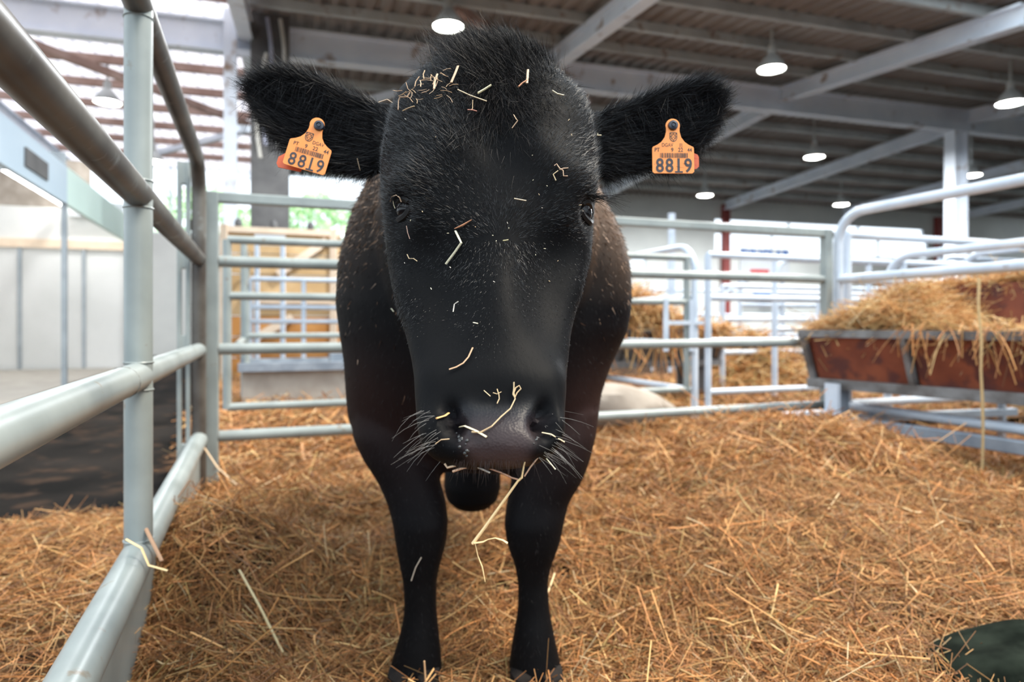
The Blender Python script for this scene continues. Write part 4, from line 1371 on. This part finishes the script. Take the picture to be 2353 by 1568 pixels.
b.inputs['Sheen Weight'].default_value = 0.0
b.inputs['Sheen Roughness'].default_value = 0.5
M['coat'] = m
body_me.materials.clear()
cow = put('cow', body_me, M['coat'], None, True)
tag(cow, 'black cow facing the camera with two orange ear tags', 'cow')

# hooves
for lx0, lx1 in ((890, 1018), (1166, 1298)):
    x0, x1 = (lx0 - CX) * 1.49 / F, (lx1 - CX) * 1.49 / F
    xm = (x0 + x1) / 2
    for sgn in (-1, 1):
        rs = []
        for k, (z, fr, w) in enumerate(((FZ + 0.002, 1.0, 1.0), (-0.05, 0.97, 0.98), (-0.02, 0.85, 0.92), (0.005, 0.7, 0.8), (0.012, 0.4, 0.5))):
            a = np.linspace(0, 2 * math.pi, 20, endpoint=False)
            hw = (x1 - x0) / 4 * 0.97 * w
            rs.append(np.stack([xm + sgn * (x1 - x0) / 4 + hw * np.cos(a), 1.495 - 0.03 * fr + 0.075 * fr * np.sin(a), np.full(20, z)], 1))
        MB().rings(rs).build('hoof', M['hoof'], cow, True)

# eyes with lids
m, nt, b = mat_new('eye_wet')
b.inputs['Base Color'].default_value = (0.006, 0.005, 0.006, 1)
b.inputs['Roughness'].default_value = 0.12
b.inputs['Specular IOR Level'].default_value = 0.3
M['eye'] = m
for px, py, sx in ((922, 482, -1), (1350, 488, 1)):
    c, n_ = hit(bvh, px, py)
    n_ = nrm(n_ + np.array([sx * 0.5, 0, 0]))
    c = c - n_ * 0.0125
    q = MB()
    prof = [(0.018 * math.sin(x), -0.018 * math.cos(x)) for x in np.linspace(0.02, math.pi - 0.02, 14)]
    q.lathe(c, prof, 24)
    eye_o = q.build('eye', M['eye'], cow, True)
    # upper and lower lid rims around the ball
    ax = nrm(n_)
    e1_ = nrm(np.cross((0, 0, 1), ax))
    e2v = np.cross(ax, e1_)
    for lo_, hi_, dz in ((0.15, math.pi - 0.15, 0.004), (math.pi + 0.2, 2 * math.pi - 0.2, -0.003)):
        pts = [c + ax * (0.0130 - 0.004 * abs(math.cos(x))) + (e1_ * math.cos(x) * 0.0185 + e2v * (math.sin(x) * 0.0125 - sx * 0.004 * math.cos(x))) for x in np.linspace(lo_, hi_, 14)]
        q = MB().tube(pts, [0.003] + [0.0060] * 12 + [0.003], 8)
        o = q.build('eyelid', None, eye_o, True)
        set_col(o.data, (0.007, 0.0065, 0.007)); o.data.materials.append(M['hair'])

# ------------------------------------------------------------------ hair
fa = np.array([tuple(p.vertices)[:3] for p in body_me.polygons])
fc = co[fa].mean(1)
fn = nrm(np.cross(co[fa[:, 1]] - co[fa[:, 0]], co[fa[:, 2]] - co[fa[:, 0]]))
far_ = np.empty(len(fa), np.float32)
body_me.polygons.foreach_get('area', far_)
fpx = CX + fc[:, 0] / fc[:, 1] * F
fpy = HY - (fc[:, 2] - CZ) / fc[:, 1] * F
fpad = pad[fa].mean(1) > 0.4
facing = (fn * (fc - np.array([0, 0, CZ]))).sum(1) < 0.02

def sample(mask, n, weight=None):
    idx = np.where(mask)[0]
    w = far_[idx].astype(float)
    if weight is not None:
        w = w * weight[idx]
    w = w / w.sum()
    k = RNG.choice(idx, n, p=w)
    a = RNG.random((n, 2))
    fl_ = a.sum(1) > 1
    a[fl_] = 1 - a[fl_]
    v0, v1, v2 = co[fa[k, 0]], co[fa[k, 1]], co[fa[k, 2]]
    return v0 + (v1 - v0) * a[:, :1] + (v2 - v0) * a[:, 1:], fn[k], k

def hair(name, mask, n, L, w, flow, lift, bend, c0=(0.0074, 0.0076, 0.0092), cj=0.7, jit=0.25, mat='hair', segs=2, lmul=None, weight=None):
    r, nn, k = sample(mask, n, weight)
    fl_ = flow(r, nn)
    fl_ = fl_ - nn * (fl_ * nn).sum(1)[:, None]
    d = nrm(nrm(fl_) + nn * lift + RNG.normal(0, jit, (n, 3)))
    cc = np.array(c0) * RNG.uniform(1 - cj, 1 + cj, (n, 1))
    Ls = RNG.uniform(L[0], L[1], n) * (1.0 if lmul is None else lmul(k))
    bd = nrm(fl_) * bend + RNG.normal(0, 0.12, (n, 3))
    me = strands(name, r - nn * 0.0015, d, Ls, RNG.uniform(w[0], w[1], n), bd, cc, segs, 2, 0.15)
    o = put(name, me, M[mat], cow)
    o['kind'] = 'stuff'
    return o

ears_ = (fc[:, 1] < 1.13) & (fc[:, 2] > 0.93) & ((fpx < 872) | (fpx > 1378))
face = (fc[:, 1] < 1.14) & ~ears_ & facing & ~fpad
poll = face & (fpy < 235)
WH = P(1150, 548, 0.85)
def face_flow(r, nn):
    d = r - WH
    d[:, 1] *= 0.2
    up = d[:, 2] > 0
    d[:, 0] *= np.where(up, 1.6, 0.5)
    d[:, 2] = np.where(up, d[:, 2] * 0.7 + 0.02, d[:, 2] - 0.05)
    return nrm(d)
def ear_flow(r, nn):
    sx = np.sign(r[:, 0] + 0.035)
    d = np.stack([sx * 1.0, np.full(len(r), -0.25), np.full(len(r), 0.15)], 1)
    pz = (r[:, 2] - 1.04)
    d[:, 2] += np.clip(pz * 8, -1.1, 0.6)
    return nrm(d)
hair('coat_hair', face, 130000, (0.006, 0.015), (0.00035, 0.0007), face_flow, 0.24, 0.12, mat='face_hair', lmul=lambda k: np.interp(fpy[k], [480, 700, 860], [1.0, 0.5, 0.32]) * (0.75 + 0.7 * np.clip(vnoise(fc[k, 0] * 7, fc[k, 2] * 11, 6), -0.6, 0.9)))
hair('ear_hair', ears_, 42000, (0.012, 0.030), (0.0004, 0.0009), ear_flow, 0.45, 0.25, jit=0.3)
# ragged long hair on the lower ear edges
edge = ears_ & (fn[:, 2] < -0.15)
hair('ear_fringe', edge, 5000, (0.02, 0.042), (0.0004, 0.0008), lambda r, nn: np.stack([np.sign(r[:, 0] + 0.035) * 0.3, np.full(len(r), -0.2), np.full(len(r), -0.9)], 1), 0.5, 0.2, jit=0.35, segs=3)
# the poll tuft sweeping up and to the left
def tuft_flow(r, nn):
    return np.stack([-0.55 + 0.0 * r[:, 0] + 0.6 * np.clip((r[:, 0] - 0.04) * 8, -0.2, 1.4), np.full(len(r), -0.25), np.full(len(r), 0.9)], 1)
top_ = (fc[:, 1] < 1.12) & (fpy < 260) & ~ears_
topw = np.exp(-((fpx - 1160) / 105) ** 4 - (np.clip(fpy - 130, 0, 999) / 60) ** 2)
hair('poll_tuft', top_, 14000, (0.014, 0.030), (0.0004, 0.0009), tuft_flow, 0.45, 0.15, c0=(0.010, 0.0085, 0.0085), jit=0.42, segs=3, weight=topw)
hair('poll_tuft', top_ & (fpy < 150) & (fpx < 1200), 2600, (0.025, 0.046), (0.0003, 0.0007), tuft_flow, 0.45, 0.1, c0=(0.010, 0.0085, 0.0085), jit=0.4, segs=3, weight=topw)
hair('poll_tuft', top_ & (fpy < 165) & (fpx < 1110), 900, (0.035, 0.062), (0.0003, 0.0006), lambda r, nn: np.stack([np.full(len(r), -0.45), np.full(len(r), -0.2), np.full(len(r), 0.75)], 1), 0.5, 0.1, c0=(0.016, 0.013, 0.012), jit=0.35, segs=3)
hair('forelock', (fc[:, 1] < 1.08) & (fpy < 420) & facing & ~ears_, 4600, (0.010, 0.026), (0.0004, 0.0008),
     lambda r, nn: np.stack([(r[:, 0] + 0.025) * 9, np.full(len(r), -0.3), np.full(len(r), -0.75)], 1), 0.35, 0.3, c0=(0.012, 0.010, 0.010), jit=0.5, segs=3, weight=np.exp(-((fpx - 1148) / 85) ** 2 - ((fpy - 215) / 75) ** 2))
# short coat on neck, shoulders and legs
bod = (fc[:, 1] > 1.15) & (fc[:, 1] < 1.9) & (fpx > 740) & (fpx < 1470)
hair('coat_hair', bod, 42000, (0.006, 0.013), (0.0004, 0.0008), lambda r, nn: np.stack([np.zeros(len(r)), np.full(len(r), 0.4), -np.ones(len(r))], 1), 0.3, 0.1, c0=(0.014, 0.012, 0.012))
# dirty brown flecks on the shoulders
side_ = (fc[:, 1] > 1.3) & (fc[:, 1] < 2.6) & (np.abs(fn[:, 0]) > 0.3)
sidew = np.exp(-((fc[:, 1] - 1.62) / 0.30) ** 2) / (1 + np.exp(-(fc[:, 2] - 0.90) / 0.045)) * np.clip(0.6 + 0.7 * vnoise(fc[:, 1] * 4, fc[:, 2] * 4, 9), 0.05, 1.2)
hair('dirty_flecks', side_, 18000, (0.006, 0.018), (0.0012, 0.003), lambda r, nn: np.stack([np.zeros(len(r)), np.full(len(r), 0.3), -np.ones(len(r))], 1), 0.2, 0.1, c0=(0.22, 0.145, 0.10), cj=0.95, jit=0.4, weight=sidew)

# whiskers and chin hairs
def whisk(pts_px, n, L, w, c0, spread, dirf, name):
    R_, D_ = [], []
    for _ in range(n):
        px, py = random.choice(pts_px)
        px += random.gauss(0, spread)
        py += random.gauss(0, spread)
        p, n_ = hit(bvh, px, py)
        if p[1] > 0.95:
            continue
        R_.append(p)
        D_.append(nrm(n_ * 0.5 + dirf(px, py) + RNG.normal(0, 0.3, 3)))
    k = len(R_)
    me = strands(name, np.array(R_), np.array(D_), RNG.uniform(*L, k), RNG.uniform(*w, k), np.tile([0, 0, -0.25], (k, 1)) + RNG.normal(0, 0.1, (k, 3)), np.array(c0) * RNG.uniform(0.6, 1.2, (k, 1)), 3, 3, 0.3)
    put(name, me, M['hair'], cow)
whisk([(985, 950), (990, 985), (995, 1010), (1010, 1030), (1020, 1040), (1000, 1020)], 26, (0.014, 0.045), (0.0003, 0.0005), (0.30, 0.28, 0.26), 12, lambda x, y: np.array([-1.1, -0.2, -0.45]), 'whiskers')
whisk([(1285, 950), (1282, 985), (1275, 1010), (1262, 1030), (1250, 1040), (1272, 1020)], 30, (0.014, 0.045), (0.0003, 0.0005), (0.30, 0.28, 0.26), 12, lambda x, y: np.array([1.1, -0.2, -0.5]), 'whiskers')
whisk([(1050 + 9 * k, 1060) for k in range(20)], 100, (0.006, 0.020), (0.0002, 0.00035), (0.06, 0.04, 0.035), 4, lambda x, y: np.array([(x - 1145) * 0.003, -0.35, -1.3]), 'chin_hairs')
whisk([(1362, 452), (1366, 458), (1358, 450)], 60, (0.025, 0.05), (0.0005, 0.0009), (0.012, 0.011, 0.012), 4, lambda x, y: np.array([1.2, -0.5, 0.05]), 'eyelashes')
whisk([(915, 452), (920, 448), (908, 458)], 40, (0.014, 0.025), (0.0005, 0.0008), (0.012, 0.011, 0.012), 4, lambda x, y: np.array([-1.0, -0.6, -0.2]), 'eyelashes')

# wet slime at the nostrils
m, nt, b = mat_new('nostril_slime')
b.inputs['Base Color'].default_value = (0.03, 0.03, 0.03, 1)
b.inputs['Roughness'].default_value = 0.15
b.inputs['Specular IOR Level'].default_value = 0.6
M['slime'] = m
drops = [(random.gauss(1056, 6), random.gauss(1010, 7), random.uniform(0.0009, 0.0024)) for _ in range(9)]
drops += [(random.gauss(1075, 4), random.gauss(1034, 6), random.uniform(0.0009, 0.0022)) for _ in range(7)]
drops += [(random.gauss(1234, 5), random.gauss(1008, 6), random.uniform(0.0008, 0.0018)) for _ in range(6)]
for px, py, r_ in drops:
    c, n_ = hit(bvh, px, py)
    q = MB().lathe(c, [(r_ * math.sin(x), -r_ * math.cos(x)) for x in np.linspace(0.02, math.pi - 0.02, 8)], 12)
    q.build('nostril_drop', M['slime'], cow, True)

# ------------------------------------------------------------------ ear tags
def ear_tag(lab, outline, ex, ey, org, s, detail, hole, back, tilt_label):
    """outline in tag units (x right, y up), ex / ey world axes of the tag face, org world origin, s metres per unit"""
    ex, ey = nrm(ex), nrm(ey)
    ez = nrm(np.cross(ex, ey))
    t = thing('ear_tag', org, lab, 'ear tag', 'orange ear tags')
    W_ = lambda x, y, z=0.0: np.asarray(org) + ex * x * s + ey * y * s + ez * z
    bm_v = [W_(x, y, 0.0011) for x, y in outline] + [W_(x, y, -0.0011) for x, y in outline]
    k = len(outline)
    f = [tuple(range(k)), tuple(range(2 * k - 1, k - 1, -1))] + [(i, i + k, (i + 1) % k + k, (i + 1) % k) for i in range(k)]
    me = MB().add(bm_v, f).mesh('plate')
    bm = bmesh.new(); bm.from_mesh(me)
    bmesh.ops.recalc_face_normals(bm, faces=bm.faces)
    bmesh.ops.triangulate(bm, faces=[q for q in bm.faces if len(q.verts) > 4])
    bm.to_mesh(me); bm.free()
    plate = put('plate', me, M['orange'], t)
    bpy.context.view_layer.update()
    for txt, size, x, y, mt, bold, sx in detail:
        if txt == 'BASE':
            MB().box(W_(x, y, 0.0015), ex * size * 0.5 * s, ey * 1.9 * s, ez * 0.0001).build('lettering', M[mt], plate)
            continue
        text_on(txt, size * s, W_(x, y, 0.0015), ex, ey, M[mt], plate, 'lettering', bold * s, sx)
    q = MB()                                   # barcode
    x = -30.0
    rr = random.Random(3)
    while x < 32:
        w_ = rr.choice([0.7, 0.7, 1.3, 2.0])
        q.box(W_(x + w_ / 2, -69.5, 0.0015), ex * w_ / 2 * s, ey * 5.5 * s, ez * 0.0001)
        x += w_ + rr.choice([0.8, 1.1, 1.7])
    q.build('barcode', M['ink_thin'], plate)
    q = MB()                                   # shield emblem
    def stroke(a, b_, w_=0.9):
        a, b_ = W_(*a, 0.0015), W_(*b_, 0.0015)
        d = nrm(b_ - a)
        q.box((a + b_) / 2, (b_ - a) / 2, np.cross(ez, d) * w_ / 2 * s, ez * 0.0001)
    sx, sy = detail_emblem
    sh = [(-8, 10), (8, 10), (8, -3), (5, -8), (0, -10), (-5, -8), (-8, -3)]
    sh = [(sx + a, sy + b_) for a, b_ in sh]
    for i in range(len(sh)):
        stroke(sh[i], sh[(i + 1) % len(sh)], 1.4)
    inn = [(-5, 6), (5, 6), (5, -3), (0, -6), (-5, -3)]
    inn = [(sx + a, sy + b_) for a, b_ in inn]
    for i in range(len(inn)):
        stroke(inn[i], inn[(i + 1) % len(inn)], 0.9)
    for cx_, cy_ in ((-3, 3), (3, 3), (0, 0), (-3, -2), (3, -2), (-6.5, 8), (6.5, 8), (0, 8), (0, -8), (-6.5, 1), (6.5, 1)):
        stroke((sx + cx_ - 0.9, sy + cy_), (sx + cx_ + 0.9, sy + cy_), 1.8)
    q.build('emblem', M['ink_thin'], plate)
    hx, hy, hr = hole
    q = MB()
    prof = [(0.0001, 0.006), (hr * 0.30 * s, 0.006), (hr * 0.34 * s, 0.0045), (hr * 0.45 * s, 0.0045), (hr * 0.5 * s, 0.0065), (hr * 0.9 * s, 0.0055), (hr * s, 0.002), (hr * s, -0.001)]
    a = np.linspace(0, 2 * math.pi, 24, endpoint=False)
    rings = [np.stack([W_(hx, hy, z) + ex * r_ * math.cos(x) + ey * r_ * math.sin(x) for x in a]) for r_, z in prof]
    q.rings(rings, caps=False)
    q.build('stud', M['stud'], t, True)
    q = MB()
    bv = [W_(x, y, -0.014) for x, y in back] + [W_(x, y, -0.016) for x, y in back]
    k = len(back)
    q.add(bv, [tuple(range(k)), tuple(range(2 * k - 1, k - 1, -1))] + [(i, i + k, (i + 1) % k + k, (i + 1) % k) for i in range(k)])
    q.build('back_plate', M['orange_dark'], t)
    return t

def tag_outline(neck=15, sh=-38):
    o = [(neck * 1.06 * math.cos(a), 16 * math.sin(a)) for a in np.linspace(math.radians(-25), math.radians(205), 17)][::-1]
    o = [(x, y) for x, y in o]
    left = [(-15.5, -18), (-20, -28), (-28, -38), (-38, -46), (-47, -52), (-48, -56), (-48, -106), (-45, -110)]
    right = [(-x, y) for x, y in left][::-1]
    return (right + o[::-1] + left) if False else (left + right + [(x, y) for x, y in o[::-1]])
def rounded_tag():
    left = [(-15.5, -14), (-19, -27), (-27, -38), (-36, -44.5), (-46.5, -49.5), (-48, -53), (-48, -107), (-44, -111)]
    right = [(-x, y) for x, y in left][::-1]
    arc = [(16.5 * math.cos(a), 16.5 * math.sin(a)) for a in np.linspace(math.radians(-20), math.radians(200), 17)]
    return left + right + arc
detail_emblem = (1, -27)
lettering = [('8', 45, -31, -94.5, 'ink', 0.9, 0.85), ('8', 45, -9, -94.5, 'ink', 0.9, 0.85), ('1', 45, 12, -94.5, 'ink', 0.9, 0.85), ('BASE', 18, 12.5, -108, 'ink', 0, 1), ('9', 45, 34, -94.5, 'ink', 0.9, 0.85), ('PT', 13, -37, -57, 'ink_thin', 0.15, 0.85), ('9', 13, -2, -57, 'ink_thin', 0.25, 0.9), ('22', 13, 17, -57, 'ink_thin', 0.15, 0.9), ('44', 13, 38, -57, 'ink_thin', 0.1, 0.8), ('DGAV', 12, -13, -45.5, 'ink_thin', 0.0, 0.8), ('[I]', 10, 18, -45.5, 'ink_thin', 0.0, 0.8)]
c, n_ = hit(bvh, 1545, 290)
c2, n2_ = hit(bvh, 1545, 375)
Yt = min(c[1], c2[1]) - 0.022
s_u = Yt / F
ear_tag('orange ear tag numbered 8819 hanging square in the right-hand ear with a visible stud', rounded_tag(), (1, 0.02, 0.0), (0, 0.06, 1), P(1545.5, 289.5, Yt), s_u, lettering, (0, 0, 11.5),
        [(10, -10), (20, -28), (40, -50), (63, -60), (66, -66), (66, -88), (60, -94), (20, -96)], 0)
detail_emblem = (-9, -34)
lettering2 = [('8', 42, -30, -95, 'ink', 0.5, 0.85), ('8', 42, -8, -95, 'ink', 0.5, 0.85), ('1', 42, 12, -95, 'ink', 0.5, 0.85), ('BASE', 17, 12.5, -108, 'ink', 0, 1), ('9', 42, 33, -95, 'ink', 0.5, 0.85), ('PT', 12, -32, -57, 'ink_thin', 0.1, 0.9), ('9', 13, -9, -57, 'ink_thin', 0.2, 0.9), ('22', 13, 12, -57, 'ink_thin', 0.1, 0.95), ('44', 13, 37, -57, 'ink_thin', 0.1, 0.9), ('DGAV', 12, 15, -44, 'ink_thin', 0.0, 0.8)]
c, n_ = hit(bvh, 728, 292)
c2, n2_ = hit(bvh, 730, 370)
Yt = min(c[1], c2[1]) - 0.022
exl = nrm(P(772, 352, Yt + 0.004) - P(681, 325, Yt - 0.004))
eyl = nrm(P(712, 300, Yt + 0.006) - P(718, 400, Yt))
eyl = nrm(eyl - exl * np.dot(eyl, exl))
ear_tag('orange ear tag numbered 8819 tilted in the left-hand ear with hook-shaped neck', rounded_tag(), exl, eyl, P(729, 287, Yt), Yt / F, lettering2, (5, -2, 12),
        [(-20, -60), (-50, -75), (-66, -92), (-66, -108), (-60, -116), (-10, -112), (0, -80)], 0)

# ------------------------------------------------------------------ straw caught on the cow
def stalk(pts, w, colr_, lab, Y=None, lift=0.0035, name='straw_stalk', group=None, flat=0.55):
    pp = []
    for q in pts:
        if Y is None:
            c, n_ = hit(bvh, q[0], q[1])
            c = c + n_ * lift
            if pp and abs(c[1] - pp[-1][1]) > 0.022:
                c = P(q[0], q[1], pp[-1][1])
            pp.append(c)
        else:
            pp.append(P(q[0], q[1], Y if len(q) < 3 else q[2]))
    pp = np.array(pp)
    if len(pp) == 2:
        pp = np.array([pp[0], (pp[0] + pp[1]) / 2, pp[1]])
    w = np.asarray(w, float)
    o = MB().tube(pp, w, 6, flat=flat).build(name, None)
    set_col(o.data, colr_)
    o.data.materials.append(M['straw'])
    return tag(o, lab, 'straw', group)
PALE, TAN, RED, GOLD = (0.86, 0.80, 0.58), (0.68, 0.50, 0.30), (0.52, 0.25, 0.14), (0.85, 0.62, 0.32)
stalk([(1049, 532), (1056, 546), (1063, 560), (1046, 585), (1028, 609)], 0.0022, PALE, 'cream bent straw stuck on the cow nose bridge')
stalk([(1047, 527), (1065, 520), (1085, 508)], [0.001, 0.0022, 0.001], RED, 'reddish straw sliver just above the cream bent straw')
stalk([(1088, 803), (1078, 825), (1066, 839), (1050, 848), (1034, 853)], 0.0012, (0.55, 0.34, 0.2), 'thin curved brown straw across the lower nose bridge')
lp_ = [(1180, 880), (1180, 895), (1178, 908), (1182, 918), (1187, 905), (1196, 895), (1192, 888), (1184, 893), (1180, 905), (1183, 920), (1172, 945), (1150, 965), (1130, 985), (1105, 997), (1087, 997)]
stalk(lp_, 0.0014, TAN, 'looped tan straw lying across the cow nose')
stalk([(1057, 977), (1075, 981), (1095, 993), (1119, 1006)], 0.0016, (0.8, 0.68, 0.45), 'short pale straw crossing the looped straw on the nose')
stalk([(1142, 895), (1146, 908), (1147, 920), (1142, 932)], 0.0011, TAN, 'tiny forked straw above the nose pad')
stalk([(1133, 904), (1142, 907), (1152, 902)], 0.0008, TAN, 'tiny curled straw crossing the forked straw above the nose')
stalk([(1112, 899), (1120, 906), (1127, 913)], 0.0008, TAN, 'short pale straw left of the forked straw')
stalk([(1040, 1084), (1060, 1077), (1086, 1070)], 0.0024, (0.75, 0.50, 0.34), 'thick pinkish straw sticking out under the left lip', Y=0.735)
stalk([(1066, 1060), (1095, 1073), (1126, 1087)], 0.0017, (0.55, 0.52, 0.46), 'grey straw lying under the chin hairs', Y=0.730)
stalk([(1095, 1070), (1125, 1077), (1150, 1086), (1175, 1098), (1196, 1104)], 0.0016, (0.60, 0.36, 0.25), 'reddish straw running from lip to the hanging straw', Y=0.735)
stalk([(1207, 1056), (1202, 1080), (1199, 1098), (1190, 1106), (1150, 1162), (1112, 1215), (1086, 1250)], [0.0016, 0.0018, 0.0022, 0.0022, 0.0027, 0.0030, 0.0034], GOLD, 'long golden straw hanging from the cow mouth', Y=0.725)
stalk([(1236, 1052), (1218, 1075), (1205, 1095)], 0.0015, (0.6, 0.4, 0.28), 'short brown straw at the right corner of the mouth', Y=0.728)
stalk([(1089, 1249), (1110, 1246), (1122, 1240), (1138, 1237), (1155, 1242), (1166, 1249)], [0.0016, 0.0016, 0.0008, 0.001, 0.0018, 0.002], GOLD, 'curled leaf at the end of the hanging straw', Y=0.722)
stalk([(1092, 1250), (1098, 1278), (1108, 1303), (1115, 1338)], [0.0008, 0.0009, 0.0014, 0.0006], GOLD, 'thin pointed leaf dangling from the hanging straw', Y=0.722)
stalk([(1022, 1066), (1028, 1075), (1048, 1070)], 0.0022, (0.78, 0.58, 0.40), 'crumpled straw flake at the left mouth corner', Y=0.735)
stalk([(1248, 1000), (1268, 1002), (1290, 1013)], 0.0011, (0.8, 0.66, 0.42), 'yellow straw beside the right nostril')
stalk([(1250, 1048), (1262, 1062), (1276, 1079)], 0.0013, PALE, 'cream straw among the right whiskers', Y=0.745)
stalk([(1005, 965), (1018, 960), (1026, 952)], 0.0016, (0.75, 0.42, 0.16), 'orange straw scrap at the left nostril')
stalk([(1005, 1018), (1015, 1012), (1033, 1013)], 0.0010, (0.6, 0.42, 0.25), 'brown straw curl below the left nostril')
# brow and poll
brow = [
    ([(1055, 218), (1080, 230), (1118, 241)], 0.0014, (0.78, 0.62, 0.42), 'pale straw lying across the middle of the forehead'),
    ([(1098, 224), (1112, 216), (1128, 206)], 0.0026, (0.72, 0.66, 0.42), 'flat greenish straw leaf on the forehead'),
    ([(1056, 164), (1050, 180), (1041, 201)], 0.0022, (0.75, 0.52, 0.34), 'stubby tan straw left of the poll tuft'),
    ([(1010, 182), (1003, 200), (1002, 216)], 0.0018, (0.70, 0.50, 0.32), 'stubby tan straw farther left on the poll'),
    ([(1211, 172), (1210, 190), (1209, 203)], 0.0016, (0.78, 0.56, 0.38), 'upright straw on the right of the poll'),
    ([(1209, 196), (1198, 203), (1190, 211)], 0.0020, RED, 'dark red straw knot on the right of the poll'),
    ([(1085, 240), (1083, 258), (1080, 262)], 0.0009, TAN, 'thin straw hanging below the forehead straw'),
    ([(1072, 261), (1084, 261), (1093, 264)], 0.0012, (0.62, 0.30, 0.24), 'tiny red straw on the forehead'),
    ([(1183, 272), (1190, 283), (1193, 285), (1181, 302)], 0.0010, (0.6, 0.42, 0.28), 'wispy brown straw right of the forehead whorl'),
    ([(1263, 219), (1274, 226), (1288, 229)], 0.0014, PALE, 'white straw chip on the right brow'),
    ([(1272, 385), (1277, 381), (1284, 391), (1292, 396), (1293, 408), (1302, 408)], 0.0012, (0.68, 0.48, 0.34), 'branched straw twig above the right eye'),
    ([(1303, 391), (1292, 391), (1284, 394)], 0.0010, (0.68, 0.48, 0.34), 'side shoot of the straw twig above the right eye'),
    ([(1281, 396), (1270, 404), (1276, 418)], 0.0012, (0.74, 0.60, 0.38), 'yellow tip of the straw twig above the right eye'),
    ([(1180, 462), (1192, 464), (1207, 466)], 0.0013, (0.74, 0.62, 0.45), 'short straw between the eyes'),
    ([(905, 462), (908, 450), (918, 445), (926, 450), (929, 460)], 0.0012, (0.72, 0.50, 0.34), 'curled straw hooked over the left eye'),
    ([(910, 458), (911, 470), (914, 480)], 0.0009, PALE, 'white straw fibre down the left eye'),
    ([(942, 520), (944, 535), (948, 549)], 0.0009, (0.66, 0.42, 0.32), 'thin straw below the left eye'),
    ([(941, 588), (945, 599), (955, 599), (963, 605)], 0.0009, TAN, 'wavy fibre on the left cheek'),
    ([(905, 708), (908, 711), (911, 714)], 0.0012, PALE, 'white chip low on the left cheek'),
    ([(1093, 747), (1097, 748), (1102, 749)], 0.0011, PALE, 'white chip on the nose bridge'),
    ([(1047, 723), (1050, 705), (1060, 698)], 0.0007, (0.6, 0.55, 0.48), 'grey fibre on the left of the nose bridge'),
    ([(936, 262), (948, 257), (960, 253)], 0.0011, TAN, 'tan straw near the left ear base'),
    ([(874, 243), (890, 241), (908, 240)], 0.0012, (0.75, 0.58, 0.42), 'tan straw where left ear meets the head'),
    ([(926, 260), (927, 240), (930, 232), (945, 232), (951, 222)], 0.0012, (0.62, 0.42, 0.28), 'curly root straw left of the poll'),
    ([(1364, 308), (1372, 311), (1382, 311)], 0.0013, PALE, 'cream chip at the right ear base'),
    ([(825, 368), (828, 380), (831, 392)], 0.0014, (0.45, 0.33, 0.22), 'brown straw hanging below the left ear'),
    ([(1154, 558), (1160, 557), (1165, 556)], 0.0013, (0.55, 0.50, 0.28), 'olive straw chip at the hair whorl'),
]
for pts, w, cc, lab in brow:
    stalk(pts, w, cc, lab, lift=0.009 if pts[0][1] < 300 else 0.006)
bits = []
for k in range(34):
    px, py = random.uniform(935, 1040), random.uniform(165, 245)
    if py < 165 + (1040 - px) * 0.55:
        py = 165 + (1040 - px) * 0.55
    a = random.uniform(0, 6.28)
    L = random.uniform(6, 17)
    stalk([(px, py), (px + L * math.cos(a), py + L * math.sin(a) * 0.8), (px + 2.0 * L * math.cos(a + 0.2), py + 2.0 * L * math.sin(a + 0.2) * 0.8)], random.uniform(0.0004, 0.0009),
          random.choice([(0.5, 0.34, 0.2), (0.45, 0.29, 0.17), (0.6, 0.42, 0.28)]), 'fine straw fibre caught in the hair left of the poll', lift=random.uniform(0.006, 0.014), group='straw fibres on the poll')
for k in range(26):
    px, py = random.uniform(930, 1330), random.uniform(250, 700)
    a = random.uniform(0, 6.28)
    L = random.uniform(2, 5)
    stalk([(px, py), (px + L * math.cos(a), py + L * math.sin(a))], random.uniform(0.0005, 0.0009), random.choice([(0.6, 0.55, 0.48), PALE, TAN]), 'tiny chaff speck stuck on the black face', lift=0.006, group='chaff specks on the face')
# tall loose stalks by the railing
for pts, w, cc, lab in (
        ([P(318, 1180, 1.56), P(340, 1225, 1.53), P(372, 1290, 1.50)], 0.0045, (0.42, 0.25, 0.15), 'thick brown stalk leaning against the railing post'),
        ([P(290, 1240, 1.44), P(325, 1260, 1.43), P(342, 1300, 1.42), P(385, 1312, 1.42)], 0.003, GOLD, 'kinked golden stalk hooked over the bottom rail'),
        ([P(470, 1030, 3.0), P(500, 1075, 2.9), P(545, 1115, 2.8)], 0.004, (0.7, 0.52, 0.34), 'slender pale stalk beside the gate post'),
        ([P(550, 1310, 1.75), P(600, 1400, 1.66), P(650, 1500, 1.6)], 0.003, (0.62, 0.5, 0.28), 'long straight stalk lying before the left leg'),
        ([P(945, 1335, 1.42), P(955, 1305, 1.42), P(968, 1282, 1.42)], 0.002, (0.4, 0.33, 0.26), 'grey twig stuck on the left front leg'),
        ([P(975, 1520, 1.36), P(978, 1568, 1.36), P(979, 1600, 1.36)], 0.003, (0.45, 0.28, 0.15), 'brown stalk upright before the left hoof')):
    o = MB().tube(np.array(pts), w, 6, flat=0.6).build('straw_stalk', None)
    set_col(o.data, cc)
    o.data.materials.append(M['straw'])
    tag(o, lab, 'straw')
